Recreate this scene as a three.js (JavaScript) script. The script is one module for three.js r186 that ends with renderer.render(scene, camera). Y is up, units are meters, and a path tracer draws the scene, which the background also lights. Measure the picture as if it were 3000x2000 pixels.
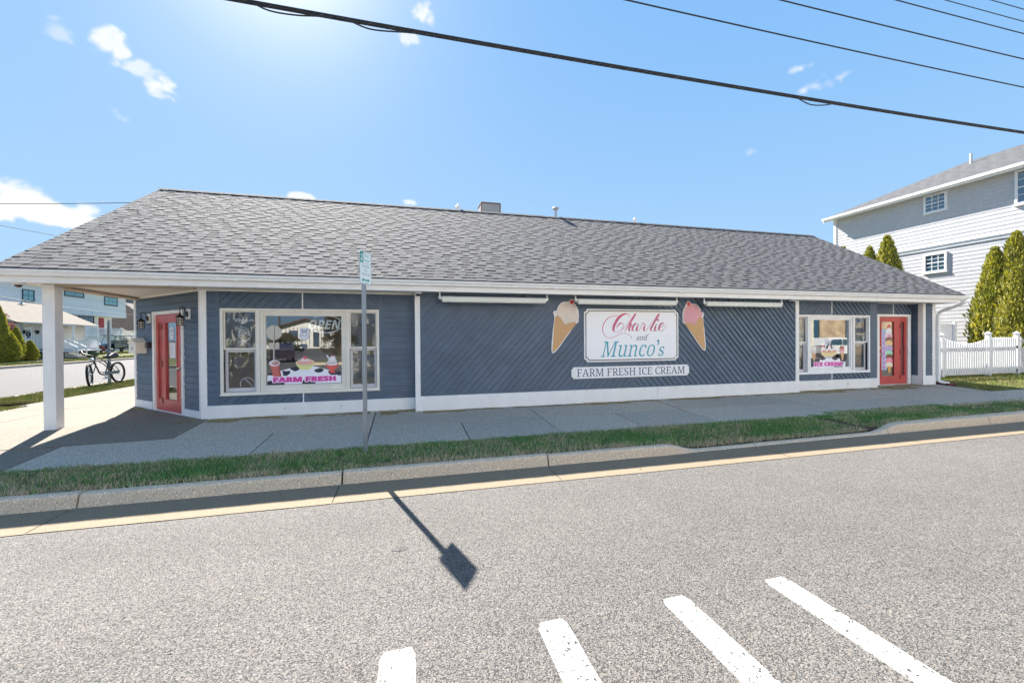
import * as THREE from 'three';
import { mergeGeometries } from 'three/addons/utils/BufferGeometryUtils.js';
import { RoundedBoxGeometry } from 'three/addons/geometries/RoundedBoxGeometry.js';
import { TextGeometry } from 'three/addons/geometries/TextGeometry.js';
import { FontLoader } from 'three/addons/loaders/FontLoader.js';

// ---------------------------------------------------------------- camera, sky, sun, exposure
const scene = new THREE.Scene();
const renderer = new THREE.WebGLRenderer({ antialias: true });
renderer.setSize(1024, 682);
renderer.toneMapping = THREE.LinearToneMapping;
renderer.toneMappingExposure = 3.75;
renderer.shadowMap.enabled = true;
const V3 = (x, y, z) => new THREE.Vector3(x, y, z);
const camera = new THREE.PerspectiveCamera(2 * Math.atan(1000 / 1205.58) * 180 / Math.PI, 1024 / 682, 0.05, 3000);
camera.position.set(0, 1.4818, 8.7804);
camera.quaternion.setFromRotationMatrix(new THREE.Matrix4().makeBasis(
  V3(0.96765642, -0.00682064, 0.25217956), V3(0.0084131, 0.9999509, -0.00523706), V3(-0.25213146, 0.00718929, 0.96766629)));
const SUN = V3(-0.295, 1, -1.055).normalize();
const sun = new THREE.DirectionalLight(new THREE.Color(1, 0.945, 0.86), 5);
sun.position.copy(SUN).multiplyScalar(80); sun.target.position.set(2, 0, 0);
sun.castShadow = true; sun.shadow.mapSize.set(4096, 4096);
Object.assign(sun.shadow.camera, { left: -60, right: 60, top: 60, bottom: -60, near: 1, far: 220 });
scene.add(sun, sun.target);

// ---------------------------------------------------------------- small maths
function mulberry(a) { return () => { a |= 0; a = a + 0x6D2B79F5 | 0; let t = Math.imul(a ^ a >>> 15, 1 | a); t = t + Math.imul(t ^ t >>> 7, 61 | t) ^ t; return ((t ^ t >>> 14) >>> 0) / 4294967296; }; }
const rnd = mulberry(20240);
const R = (a, b) => a + (b - a) * rnd();
const pick = (a) => a[Math.floor(rnd() * a.length)];
const clamp = (x, a, b) => Math.min(b, Math.max(a, x));
const lerp = (a, b, t) => a + (b - a) * t;
const sm = (a, b, x) => { const t = clamp((x - a) / (b - a), 0, 1); return t * t * (3 - 2 * t); };
function hash(x, y, z = 0) { let h = Math.imul(x | 0, 374761393) + Math.imul(y | 0, 668265263) + Math.imul(z | 0, 2147483647 ^ 974711); h = Math.imul(h ^ h >>> 13, 1274126177); return ((h ^ h >>> 16) >>> 0) / 4294967296; }
function vnoise(x, y, px = 0, py = 0, s = 0) {      // value noise, tileable when px, py are given
  const xi = Math.floor(x), yi = Math.floor(y), fx = x - xi, fy = y - yi, u = fx * fx * (3 - 2 * fx), v = fy * fy * (3 - 2 * fy);
  const w = (a, p) => p ? ((a % p) + p) % p : a;
  const a = hash(w(xi, px), w(yi, py), s), b = hash(w(xi + 1, px), w(yi, py), s), c = hash(w(xi, px), w(yi + 1, py), s), d = hash(w(xi + 1, px), w(yi + 1, py), s);
  return a + (b - a) * u + (c - a) * v + (a - b - c + d) * u * v;
}
function fbm(x, y, oct = 4, p = 0, s = 0) { let a = 0, w = 0.5, t = 0; for (let i = 0; i < oct; i++) { a += w * vnoise(x, y, p, p, s + i); t += w; x *= 2; y *= 2; p *= 2; w *= 0.5; } return a / t; }
function vnoise3(x, y, z) { const zi = Math.floor(z), f = z - zi, t = f * f * (3 - 2 * f); return lerp(vnoise(x, y, 0, 0, zi * 7 + 3), vnoise(x, y, 0, 0, zi * 7 + 10), t); }
function fbm3(x, y, z, o = 5) { let a = 0, w = 0.5, t = 0; for (let i = 0; i < o; i++) { a += w * vnoise3(x, y, z); t += w; x = x * 2.03 + 5; y = y * 2.03 + 9; z = z * 2.03 + 2; w *= 0.5; } return a / t; }

// ---------------------------------------------------------------- sky (air and clouds)
const EXPO = renderer.toneMappingExposure / 1.08;
{
  const W = 3072, H = 1536, data = new Float32Array(W * H * 4);
  // fair-weather clouds: direction (azimuth from -z towards +x, elevation), half width, half height in radians, density
  const deg = Math.PI / 180, clouds = [];
  const C = (az, el, w, h, d, wispy) => clouds.push([az * deg, el * deg, w * deg, h * deg, d, wispy || 0]);
  C(-34.6, 12.2, 2.9, 1.7, 1.0); C(-37.2, 11.4, 3.2, 1.3, 1.0); C(-32.6, 11.5, 2.2, 1.0, 0.9);
  C(-29.2, 27.2, 1.5, 1.7, 0.8, 1); C(-27.7, 26.2, 1.4, 0.9, 0.6, 1); C(-26.1, 25.3, 1.8, 1.4, 0.85, 1); C(-28.8, 21.5, 1.1, 0.7, 0.7, 1); C(-33.2, 26.8, 1.4, 0.9, 0.35, 1);
  C(2.7, 37.3, 1.6, 1.3, 0.8, 1); C(1.0, 35.3, 1.6, 0.9, 0.6, 1); C(-12.4, 17.0, 1.3, 0.5, 0.8); C(0.7, 17.7, 1.1, 0.45, 0.75, 1);
  C(49.3, 27.9, 1.3, 0.45, 0.75, 1); C(51.6, 25.9, 2.0, 0.8, 0.65, 1); C(44.8, 21.1, 0.9, 0.5, 0.3, 1);
  for (let i = 0; i < 34; i++) { const az = R(75, 300); C(az, R(7, 38), R(2, 7), R(0.8, 2.6), R(0.4, 1), rnd() < 0.5 ? 1 : 0); }
  for (let j = 0; j < H; j++) {
    const el = (j + 0.5) / H * Math.PI - Math.PI / 2, y = Math.sin(el), c = Math.cos(el);
    const near = clouds.filter((q) => Math.abs(el - q[1]) < q[3] * 1.6);
    for (let i = 0; i < W; i++) {
      const ph = ((i + 0.5) / W - 0.5) * 2 * Math.PI, x = Math.cos(ph) * c, z = Math.sin(ph) * c, o = (j * W + i) * 4;
      const g = Math.acos(clamp(x * SUN.x + y * SUN.y + z * SUN.z, -1, 1)) / deg;
      const k = sm(-0.02, 0.95, Math.pow(Math.max(y, 0), 0.75));
      let r = lerp(0.43, 0.145, k), gr = lerp(0.675, 0.42, k), b = lerp(0.93, 0.87, k);
      const glow = 1.5 * Math.exp(-g / 5.2) + 0.17 * Math.exp(-g / 26);
      r += glow * 1.15; gr += glow * 0.9; b += glow * 0.4;
      if (y < 0) { const t = sm(0, -0.12, y); r = lerp(r, 0.26, t); gr = lerp(gr, 0.26, t); b = lerp(b, 0.25, t); }
      else {
        const az = Math.atan2(x, -z);
        let d = 0;
        for (const q of near) {
          let da = az - q[0]; da -= 2 * Math.PI * Math.round(da / (2 * Math.PI));
          const ux = da * c / q[2], uy = (el - q[1]) / q[3], rr = ux * ux + uy * uy;
          if (rr > 2.4) continue;
          const f = q[5] ? 46 : 26, wx = 0.03 * (fbm3(x * 30, y * 30, z * 30 + 7, 3) - 0.5), n = fbm3((x + wx) * f + q[0] * 50, (y + wx) * f * 1.4, (z - wx) * f, q[0] > 1.2 || q[0] < -1.2 ? 4 : 6);
          const flat = uy < 0 ? uy * uy * 0.8 : 0;
          d = Math.max(d, q[4] * sm(q[5] ? 0.42 : 0.12, q[5] ? 0.92 : 0.5, n * 1.6 - (rr + flat) * (q[5] ? 0.40 : 0.46)));
        }
        const wh = 0.98 + 0.1 * Math.exp(-g / 30);
        r = lerp(r, wh, d); gr = lerp(gr, wh, d); b = lerp(b, wh * 1.01, d);
      }
      data[o] = r / EXPO; data[o + 1] = gr / EXPO; data[o + 2] = b / EXPO; data[o + 3] = 1;
    }
  }
  const t = new THREE.DataTexture(data, W, H, THREE.RGBAFormat, THREE.FloatType);
  t.mapping = THREE.EquirectangularReflectionMapping; t.magFilter = THREE.LinearFilter; t.needsUpdate = true;
  scene.background = t; scene.environment = t;
}

// ---------------------------------------------------------------- naming and geometry helpers
const used = new Map();
function numbered(n) { const k = used.get(n) || 0; used.set(n, k + 1); return k ? `${n}_${String(k).padStart(3, '0')}` : n; }
function tag(o, label, category, group) { o.userData.label = label; o.userData.category = category; if (group) o.userData.group = group; return o; }
function thing(name, label, category, pos = [0, 0, 0], turn = 0, group) { const o = new THREE.Group(); o.name = numbered(name); o.position.set(...pos); o.rotation.y = turn; scene.add(o); return tag(o, label, category, group); }
function mesh(name, geo, mat, parent) {
  if (Array.isArray(geo)) geo = merge(geo);
  const m = new THREE.Mesh(geo, mat); m.castShadow = m.receiveShadow = true;
  m.name = parent ? name : numbered(name); (parent || scene).add(m); return m;
}
function structure(name, geo, mat) { const m = mesh(name, geo, mat); m.userData.kind = 'structure'; return m; }
function flat(g) { g = g.index ? g.toNonIndexed() : g; for (const k of Object.keys(g.attributes)) if (!['position', 'normal', 'uv'].includes(k)) g.deleteAttribute(k); return g; }
function boxUV(g) {                                    // uv in metres, from the plane each face lies nearest to
  const p = g.attributes.position, n = p.count, uv = new Float32Array(n * 2), a = V3(), b = V3(), c = V3(), e = V3(), f = V3();
  for (let i = 0; i + 2 < n; i += 3) {
    a.fromBufferAttribute(p, i); b.fromBufferAttribute(p, i + 1); c.fromBufferAttribute(p, i + 2);
    e.subVectors(b, a); f.subVectors(c, a); e.cross(f);
    const x = Math.abs(e.x), y = Math.abs(e.y), z = Math.abs(e.z);
    [a, b, c].forEach((q, k) => { const o = (i + k) * 2; if (y >= x && y >= z) { uv[o] = q.x; uv[o + 1] = q.z; } else if (z >= x) { uv[o] = q.x; uv[o + 1] = q.y; } else { uv[o] = q.z; uv[o + 1] = q.y; } });
  }
  g.setAttribute('uv', new THREE.BufferAttribute(uv, 2)); return g;
}
function merge(list) { return list.length === 1 ? list[0] : mergeGeometries(list.map(flat)); }
function box(x0, x1, y0, y1, z0, z1) { const g = flat(new THREE.BoxGeometry(x1 - x0, y1 - y0, z1 - z0)); g.translate((x0 + x1) / 2, (y0 + y1) / 2, (z0 + z1) / 2); return boxUV(g); }
function rbox(x0, x1, y0, y1, z0, z1, r = 0.01, s = 2) { const g = flat(new RoundedBoxGeometry(x1 - x0, y1 - y0, z1 - z0, s, r)); g.translate((x0 + x1) / 2, (y0 + y1) / 2, (z0 + z1) / 2); return boxUV(g); }
function rod(a, b, r0, r1 = r0, seg = 10) {            // cylinder from a to b
  const A = V3(...a), B = V3(...b), d = B.clone().sub(A), g = new THREE.CylinderGeometry(r1, r0, d.length(), seg);
  g.applyQuaternion(new THREE.Quaternion().setFromUnitVectors(V3(0, 1, 0), d.clone().normalize())); g.translate(...A.add(B).multiplyScalar(0.5).toArray()); return flat(g);
}
function tube(pts, r, seg = 24, rs = 8, closed = false) { return flat(new THREE.TubeGeometry(new THREE.CatmullRomCurve3(pts.map((p) => V3(...p)), closed), seg, r, rs, closed)); }
function lathe(profile, seg = 24) { return flat(new THREE.LatheGeometry(profile.map((p) => new THREE.Vector2(...p)), seg)); }
function at(g, x, y, z) { g.translate(x, y, z); return g; }
class Frame {                                          // local axes u (right), v (up), n (out) of a wall or a roof slope
  constructor(o, u, v, n) { this.m = new THREE.Matrix4().makeBasis(V3(...u), V3(...v), V3(...n)); this.m.setPosition(...o); }
  box(u0, u1, v0, v1, n0, n1) { return this.put(box(u0, u1, v0, v1, n0, n1)); }
  rbox(u0, u1, v0, v1, n0, n1, r, s) { return this.put(rbox(u0, u1, v0, v1, n0, n1, r, s)); }
  put(g) { g.applyMatrix4(this.m); return g; }
}
const AXIS = [[1, 0, 0], [0, 1, 0], [0, 0, 1]];
const facing = (z) => new Frame([0, 0, z], ...AXIS);
function clip(poly, nx, ny, d) {                        // keep nx*x + ny*y >= d
  const out = [];
  for (let i = 0; i < poly.length; i++) {
    const a = poly[i], b = poly[(i + 1) % poly.length], da = nx * a[0] + ny * a[1] - d, db = nx * b[0] + ny * b[1] - d;
    if (da >= 0) out.push(a);
    if (da * db < 0) { const t = da / (da - db); out.push([a[0] + (b[0] - a[0]) * t, a[1] + (b[1] - a[1]) * t]); }
  }
  return out;
}
function plate(poly, top, bottom, closed = false) {     // convex polygon (u,v) counter-clockwise, n = top(u,v), sides down to bottom
  const P = [], q = (p, n) => P.push(p[0], p[1], n);
  for (let i = 1; i + 1 < poly.length; i++) { for (const p of [poly[0], poly[i], poly[i + 1]]) q(p, top(...p)); if (closed) for (const p of [poly[0], poly[i + 1], poly[i]]) q(p, bottom(...p)); }
  for (let i = 0; i < poly.length; i++) {
    const a = poly[i], b = poly[(i + 1) % poly.length];
    q(a, bottom(...a)); q(b, bottom(...b)); q(b, top(...b)); q(a, bottom(...a)); q(b, top(...b)); q(a, top(...a));
  }
  const g = new THREE.BufferGeometry(); g.setAttribute('position', new THREE.BufferAttribute(new Float32Array(P), 3)); g.computeVertexNormals(); return boxUV(g);
}
function lapped(F, u0, u1, v0, v1, n0, angle, exposure, thick, mats, parent, name, start, gap = 0.010) {   // overlapping boards, butt edge thicker
  const a = angle * Math.PI / 180, px = -Math.sin(a), py = Math.cos(a), rect = [[u0, v0], [u1, v0], [u1, v1], [u0, v1]];
  const s = rect.map((c) => c[0] * px + c[1] * py), lo = Math.min(...s), hi = Math.max(...s), from = start ?? lo;
  for (let k = Math.floor((lo - from) / exposure); from + k * exposure < hi - 1e-6; k++) {
    const p0 = from + k * exposure; let poly = clip(clip(rect, px, py, p0), -px, -py, -(p0 + exposure - gap));
    if (poly.length < 3) continue;
    let area = 0; poly.forEach((p, i) => { const q = poly[(i + 1) % poly.length]; area += p[0] * q[1] - p[1] * q[0]; });
    if (Math.abs(area) < 0.0004) continue;
    const j = R(-0.0012, 0.0012), top = (x, y) => n0 + thick + j - thick * 0.55 * (x * px + y * py - p0) / exposure;
    mesh(name, F.put(plate(poly, top, () => n0)), pick(mats), parent);
  }
}
function ringShape(u0, u1, v0, v1, holes) {
  const s = new THREE.Shape([[u0, v0], [u1, v0], [u1, v1], [u0, v1]].map((p) => new THREE.Vector2(...p)));
  for (const h of holes) s.holes.push(new THREE.Path([[h[0], h[2]], [h[0], h[3]], [h[1], h[3]], [h[1], h[2]]].map((p) => new THREE.Vector2(...p))));
  return s;
}
function wallGeo(F, u0, u1, v0, v1, n0, n1, holes) { const g = flat(new THREE.ExtrudeGeometry(ringShape(u0, u1, v0, v1, holes), { depth: n1 - n0, bevelEnabled: false })); g.translate(0, 0, n0); return F.put(boxUV(g)); }
function extrudePoly(pts, depth, bevel = 0) { const g = flat(new THREE.ExtrudeGeometry(new THREE.Shape(pts.map((p) => new THREE.Vector2(...p))), { depth, bevelEnabled: bevel > 0, bevelSize: bevel, bevelThickness: bevel, bevelSegments: 2, curveSegments: 12 })); return boxUV(g); }
function sheet(xs, zs, yf, bottom) {                   // ground grid over given stations
  const P = [], q = (x, z) => P.push(x, yf(x, z), z);
  for (let i = 0; i + 1 < xs.length; i++) for (let j = 0; j + 1 < zs.length; j++) { const a = xs[i], b = xs[i + 1], c = zs[j], d = zs[j + 1]; q(a, c); q(a, d); q(b, d); q(a, c); q(b, d); q(b, c); }
  const g = new THREE.BufferGeometry(); g.setAttribute('position', new THREE.BufferAttribute(new Float32Array(P), 3)); g.computeVertexNormals(); return boxUV(g);
}
const range = (a, b, n) => Array.from({ length: n + 1 }, (_, i) => a + (b - a) * i / n);

// ---------------------------------------------------------------- textures and materials
function tex(N, metres, fn, srgb = true) {             // fn(x, y in pixels, N) -> [r,g,b] 0..1 or a number
  const d = new Uint8Array(N * N * 4);
  for (let y = 0; y < N; y++) for (let x = 0; x < N; x++) { const v = fn(x, y, N), o = (y * N + x) * 4; for (let c = 0; c < 3; c++) d[o + c] = clamp(Math.round(255 * (v.length ? v[c] : v)), 0, 255); d[o + 3] = 255; }
  const t = new THREE.DataTexture(d, N, N); t.wrapS = t.wrapT = THREE.RepeatWrapping; t.magFilter = THREE.LinearFilter; t.repeat.set(1 / metres, 1 / metres);
  if (srgb) t.colorSpace = THREE.SRGBColorSpace; t.needsUpdate = true; return t;
}
function stones(N, metres, count, r0, r1, base, palette, seed) {   // aggregate pressed into a binder: colour map and height map
  const rr = mulberry(seed), col = new Float32Array(N * N * 3), h = new Float32Array(N * N);
  for (let i = 0; i < N * N; i++) { const n = 0.8 + 0.4 * rr(); col[i * 3] = base[0] * n; col[i * 3 + 1] = base[1] * n; col[i * 3 + 2] = base[2] * n; h[i] = 0.12 * rr(); }
  const s = N / metres;
  for (let k = 0; k < count; k++) {
    const cx = rr() * N, cy = rr() * N, r = lerp(r0, r1, rr() * rr()) * s, q = palette[Math.floor(rr() * palette.length)], w = 0.78 + 0.44 * rr(), el = 0.7 + 0.5 * rr(), an = rr() * 3.14, ca = Math.cos(an), sa = Math.sin(an), top = 0.5 + 0.5 * rr();
    for (let y = Math.floor(cy - r * 1.3); y <= cy + r * 1.3; y++) for (let x = Math.floor(cx - r * 1.3); x <= cx + r * 1.3; x++) {
      const dx = x - cx, dy = y - cy, u = (dx * ca + dy * sa) / r, v = (-dx * sa + dy * ca) / (r * el), e = 1 - Math.max(u * u + v * v, Math.abs(u) * 0.8 + Math.abs(v) * 0.5);
      if (e <= 0) continue;
      const hh = top * Math.min(1, e * 2.2), i = ((y + N * 4) % N) * N + (x + N * 4) % N;
      if (hh > h[i]) { h[i] = hh; col[i * 3] = q[0] * w; col[i * 3 + 1] = q[1] * w; col[i * 3 + 2] = q[2] * w; }
    }
  }
  const g = (v) => Math.pow(clamp(v, 0, 1), 1 / 2.2);
  return [tex(N, metres, (x, y) => { const i = (y * N + x) * 3; return [g(col[i]), g(col[i + 1]), g(col[i + 2])]; }), tex(N, metres, (x, y) => h[y * N + x], false)];
}
const lin = (r, g, b) => new THREE.Color().setRGB(r, g, b);
const std = (color, roughness = 0.7, extra = {}) => new THREE.MeshStandardMaterial({ color: Array.isArray(color) ? lin(...color) : color, roughness, ...extra });
const phys = (color, roughness, extra) => new THREE.MeshPhysicalMaterial({ color: Array.isArray(color) ? lin(...color) : color, roughness, ...extra });
const T = {};
T.grain = tex(512, 0.9, (x, y, N) => { const n = fbm(x / N * 6, y / N * 6, 5, 6, 3), f = hash(x, y, 9); return 0.93 + 0.07 * n + 0.03 * (f - 0.5); });
T.grainBump = tex(512, 0.5, (x, y, N) => 0.6 * fbm(x / N * 24, y / N * 24, 4, 24, 5) + 0.4 * hash(x, y, 2), false);
T.woodV = tex(512, 1.3, (x, y, N) => { const n = fbm(x / N * 60, y / N * 4, 3, 0, 8), m = fbm(x / N * 5, y / N * 5, 4, 5, 22); return 0.95 + 0.04 * n + 0.06 * (m - 0.5) + 0.02 * (hash(x, y) - 0.5); });
T.wood = tex(512, 1.3, (x, y, N) => { const n = fbm(x / N * 4, y / N * 60, 3, 0, 8), m = fbm(x / N * 5, y / N * 5, 4, 5, 21); return 0.84 + 0.10 * n + 0.14 * (m - 0.5) + 0.03 * (hash(x, y) - 0.5); });
T.woodBump = tex(512, 0.8, (x, y, N) => 0.7 * vnoise(x / N * 8, y / N * 120, 8, 120, 4) + 0.3 * hash(x, y, 4), false);
T.mottle = tex(512, 2.3, (x, y, N) => { const n = fbm(x / N * 5, y / N * 5, 6, 5, 31), m = fbm(x / N * 28, y / N * 28, 3, 28, 41); return 0.72 + 0.36 * n + 0.1 * (m - 0.5) + 0.06 * (hash(x, y, 6) - 0.5); });
[T.asphalt, T.asphaltBump] = stones(2048, 2.4, 150000, 0.0030, 0.0078, [0.085, 0.083, 0.082],
  [[0.36, 0.345, 0.33], [0.30, 0.295, 0.29], [0.44, 0.42, 0.39], [0.24, 0.235, 0.235], [0.40, 0.34, 0.30], [0.34, 0.32, 0.32], [0.50, 0.48, 0.45], [0.20, 0.20, 0.205], [0.32, 0.325, 0.345]], 77);
[T.walk, T.walkBump] = stones(1024, 1.5, 26000, 0.0025, 0.008, [0.25, 0.24, 0.22],
  [[0.42, 0.39, 0.34], [0.23, 0.22, 0.205], [0.34, 0.32, 0.285], [0.50, 0.47, 0.42], [0.16, 0.155, 0.15], [0.38, 0.33, 0.28]], 78);
[T.pan, T.panBump] = stones(1024, 1.5, 24000, 0.002, 0.007, [0.40, 0.345, 0.265],
  [[0.46, 0.395, 0.30], [0.37, 0.32, 0.25], [0.52, 0.45, 0.35], [0.33, 0.28, 0.22]], 79);
[T.kerb, T.kerbBump] = stones(1024, 1.1, 15000, 0.002, 0.009, [0.29, 0.245, 0.195],
  [[0.36, 0.30, 0.24], [0.25, 0.205, 0.165], [0.32, 0.28, 0.235], [0.19, 0.16, 0.13], [0.42, 0.36, 0.29]], 80);
T.granule = tex(512, 0.42, (x, y) => { const f = hash(x >> 1, y >> 1, 12), g2 = hash(x, y, 14); return 0.66 + 0.3 * f + 0.12 * (g2 - 0.5); });
T.granuleBump = tex(512, 0.42, (x, y) => hash(x >> 1, y >> 1, 12), false);

const M = {};
M.road = std([0.425, 0.41, 0.392], 0.9, { vertexColors: true, map: T.asphalt, bumpMap: T.asphaltBump, bumpScale: 0.0035 });
M.sideRoad = std([0.28, 0.277, 0.285], 0.9, { map: T.asphalt, bumpMap: T.asphaltBump, bumpScale: 0.003 });
M.walks = [[1.58, 1.47, 1.33], [1.42, 1.33, 1.22], [1.62, 1.5, 1.35], [1.50, 1.39, 1.26], [0.70, 0.635, 0.55], [0.66, 0.60, 0.525]].map((c) => std(c, 0.93, { map: T.walk, bumpMap: T.walkBump, bumpScale: 0.003 }));  // light evened in colour: front tones raised for shade, apron tones lowered for sun
M.pan = std([0.54, 0.48, 0.41], 0.93, { map: T.pan, bumpMap: T.panBump, bumpScale: 0.0015 });
M.kerb = std([2.0, 1.9, 1.76], 0.93, { map: T.kerb, bumpMap: T.kerbBump, bumpScale: 0.003 });
M.kerbTop = M.kerb;
M.soil = std([0.085, 0.065, 0.042], 1, { map: T.mottle, bumpMap: T.walkBump, bumpScale: 0.01 });
M.lawn = std([0.15, 0.16, 0.04], 1, { map: T.mottle, bumpMap: T.walkBump, bumpScale: 0.02 });
T.worn = tex(1024, 1.3, (x, y, N) => { const n = fbm(x / N * 7, y / N * 7, 5, 7, 91), f = fbm(x / N * 90, y / N * 90, 3, 90, 92), chip = f > 0.70 + 0.10 * (0.5 - n) ? 1 : 0, k = chip ? 0.26 : 0.86 + 0.16 * (n - 0.5) + 0.05 * (hash(x, y, 3) - 0.5); return [k, k * 0.995, k * 0.97]; });
M.paint = std([0.62, 0.615, 0.60], 0.75, { map: T.worn, bumpMap: T.asphaltBump, bumpScale: 0.0012 });
M.white = std([0.85, 0.84, 0.84], 0.5, { map: T.grain, bumpMap: T.woodBump, bumpScale: 0.0003 });
M.whiteWood = std([0.84, 0.825, 0.815], 0.6, { map: T.woodV, bumpMap: T.woodBump, bumpScale: 0.0005 });
M.gutter = std([0.86, 0.855, 0.855], 0.35, { map: T.grain });
M.cream = std([0.80, 0.755, 0.675], 0.65, { map: T.grain, bumpMap: T.woodBump, bumpScale: 0.0003 });
M.vinyl = std([0.80, 0.80, 0.82], 0.4, { map: T.grain });
M.blues = [[0.101, 0.146, 0.212], [0.093, 0.136, 0.199], [0.108, 0.154, 0.222], [0.097, 0.140, 0.206]].map((c) => std(c, 0.55, { map: T.wood, bumpMap: T.woodBump, bumpScale: 0.0006 }));
M.blueTrim = std([0.101, 0.146, 0.212], 0.5, { map: T.wood, bumpMap: T.woodBump, bumpScale: 0.0004 });
M.red = phys([0.60, 0.060, 0.055], 0.42, { map: T.wood, bumpMap: T.woodBump, bumpScale: 0.0006, clearcoat: 0.25, clearcoatRoughness: 0.35 });
M.glass = phys([0.93, 0.96, 0.97], 0.012, { transmission: 1, thickness: 0, ior: 2.05 });
M.clearGlass = phys([0.95, 0.97, 0.97], 0.01, { transmission: 1, thickness: 0, ior: 1.5 });
T.wavy = tex(256, 0.9, (x, y, N) => fbm(x / N * 4, y / N * 3, 1, 0, 51), false);
M.wavyGlass = phys([0.8, 0.82, 0.84], 0.02, { transmission: 1, thickness: 0, ior: 1.75, bumpMap: T.wavy, bumpScale: 0.03 });
M.shingles = [[0.182, 0.175, 0.181], [0.168, 0.163, 0.171], [0.198, 0.191, 0.193], [0.178, 0.172, 0.174], [0.158, 0.154, 0.163]].map((c) => std(c, 0.95, { map: T.granule, bumpMap: T.granuleBump, bumpScale: 0.0016 }));
M.roofBack = M.shingles[0];
M.galv = std([0.50, 0.51, 0.52], 0.45, { metalness: 0.7, map: T.grain });
M.black = std([0.012, 0.012, 0.013], 0.45);
M.blackMetal = std([0.02, 0.018, 0.017], 0.4, { metalness: 0.3 });
M.brass = std([0.62, 0.48, 0.26], 0.3, { metalness: 0.9 });
M.nickel = std([0.55, 0.53, 0.5], 0.3, { metalness: 0.9 });
M.room = std([0.32, 0.30, 0.28], 0.9);
M.roomFloor = std([0.16, 0.14, 0.12], 0.8);

// ---------------------------------------------------------------- ground
const gy = (z) => -0.055 * clamp(z + 0.24, 0, 3.6);
const ROAD = -0.34;
structure('ground', sheet(range(-600, 600, 12), range(-600, 600, 12), () => -0.45), M.lawn);
const road = structure('front_road', sheet(range(-120, 120, 60), range(3.2, 14, 8), () => ROAD), M.road);
structure('parking_court', merge([sheet(range(-120, -1, 20), range(14.001, 22, 4), () => ROAD), sheet(range(30.5, 120, 20), range(14.001, 22, 4), () => ROAD)]), M.sideRoad);
{ const g = road.geometry, xs = [...range(-120, -14, 16), ...range(-13, 22, 140), ...range(23, 120, 14)], n = sheet(xs, range(3.2, 14, 54), () => ROAD), p = n.attributes.position, c = new Float32Array(p.count * 3);
  for (let i = 0; i < p.count; i++) { const x = p.getX(i), z = p.getZ(i), v = 0.90 + 0.24 * (fbm(x * 0.45, z * 0.9, 4, 0, 71) - 0.45) + 0.16 * (fbm(x * 2.2, z * 2.2, 3, 0, 72) - 0.5) + 0.05; c[i * 3] = v; c[i * 3 + 1] = v * 0.998; c[i * 3 + 2] = v * (0.985 + 0.03 * fbm(x, z, 2, 0, 73)); }
  n.setAttribute('color', new THREE.BufferAttribute(c, 3)); road.geometry = n; }
const sideRoadY = (x, z) => lerp(-0.15, ROAD - 0.008, sm(-5, 3, z));
structure('side_street', sheet(range(-23.5, -10.5, 13), range(-220, 4, 112), sideRoadY), M.sideRoad);
structure('back_street', sheet(range(-22, -6.5, 8), range(22.01, 110, 44), () => ROAD), M.sideRoad);
// crosswalk bars: worn thermoplastic, pieces of the road
for (const x of [-1.03, -0.056, 0.893, 1.80, 2.67]) {
  const w = 0.098, z0 = 6.29, z1 = 9.6, L = [], Rr = [], n = 60;
  for (let i = 0; i <= n; i++) { const z = lerp(z0, z1, i / n), e = i === 0 ? 0.022 : 0; L.push([x - w + e + 0.008 * (fbm(z * 9, x * 7, 4) - 0.5), z]); Rr.push([x + w - e + 0.008 * (fbm(z * 9, x * 7 + 31, 4) - 0.5), z + (i === 0 ? -0.004 : 0)]); }
  const P = []; const y1 = ROAD + 0.005, y0 = ROAD - 0.002, q = (p, y) => P.push(p[0], y, p[1]);
  for (let i = 0; i < n; i++) { const a = L[i], b = Rr[i], c = Rr[i + 1], d = L[i + 1]; q(a, y1); q(d, y1); q(c, y1); q(a, y1); q(c, y1); q(b, y1); q(a, y0); q(d, y0); q(d, y1); q(a, y0); q(d, y1); q(a, y1); q(b, y0); q(c, y1); q(c, y0); q(b, y0); q(b, y1); q(c, y1); if (!i) { q(a, y0); q(a, y1); q(b, y1); q(a, y0); q(b, y1); q(b, y0); } }
  const g = new THREE.BufferGeometry(); g.setAttribute('position', new THREE.BufferAttribute(new Float32Array(P), 3)); g.computeVertexNormals();
  mesh('crosswalk_bar', boxUV(g), M.paint, road);
  mesh('paint_overlap', box(x - w * 0.93, x + w * 0.4, ROAD + 0.004, ROAD + 0.0075, z0 + 0.05, z1), M.paint, road);
}
// cracks and an old patch read as matter on the road
mesh('asphalt_patch', (() => { const g = flat(new THREE.CircleGeometry(0.055, 18)); g.rotateX(-Math.PI / 2); g.scale(1.3, 1, 0.8); g.translate(-0.06, ROAD + 0.0035, 5.08); return boxUV(g); })(), std([0.34, 0.335, 0.33], 0.9, { map: T.asphalt, bumpMap: T.asphaltBump, bumpScale: 0.003 }), road);

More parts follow.
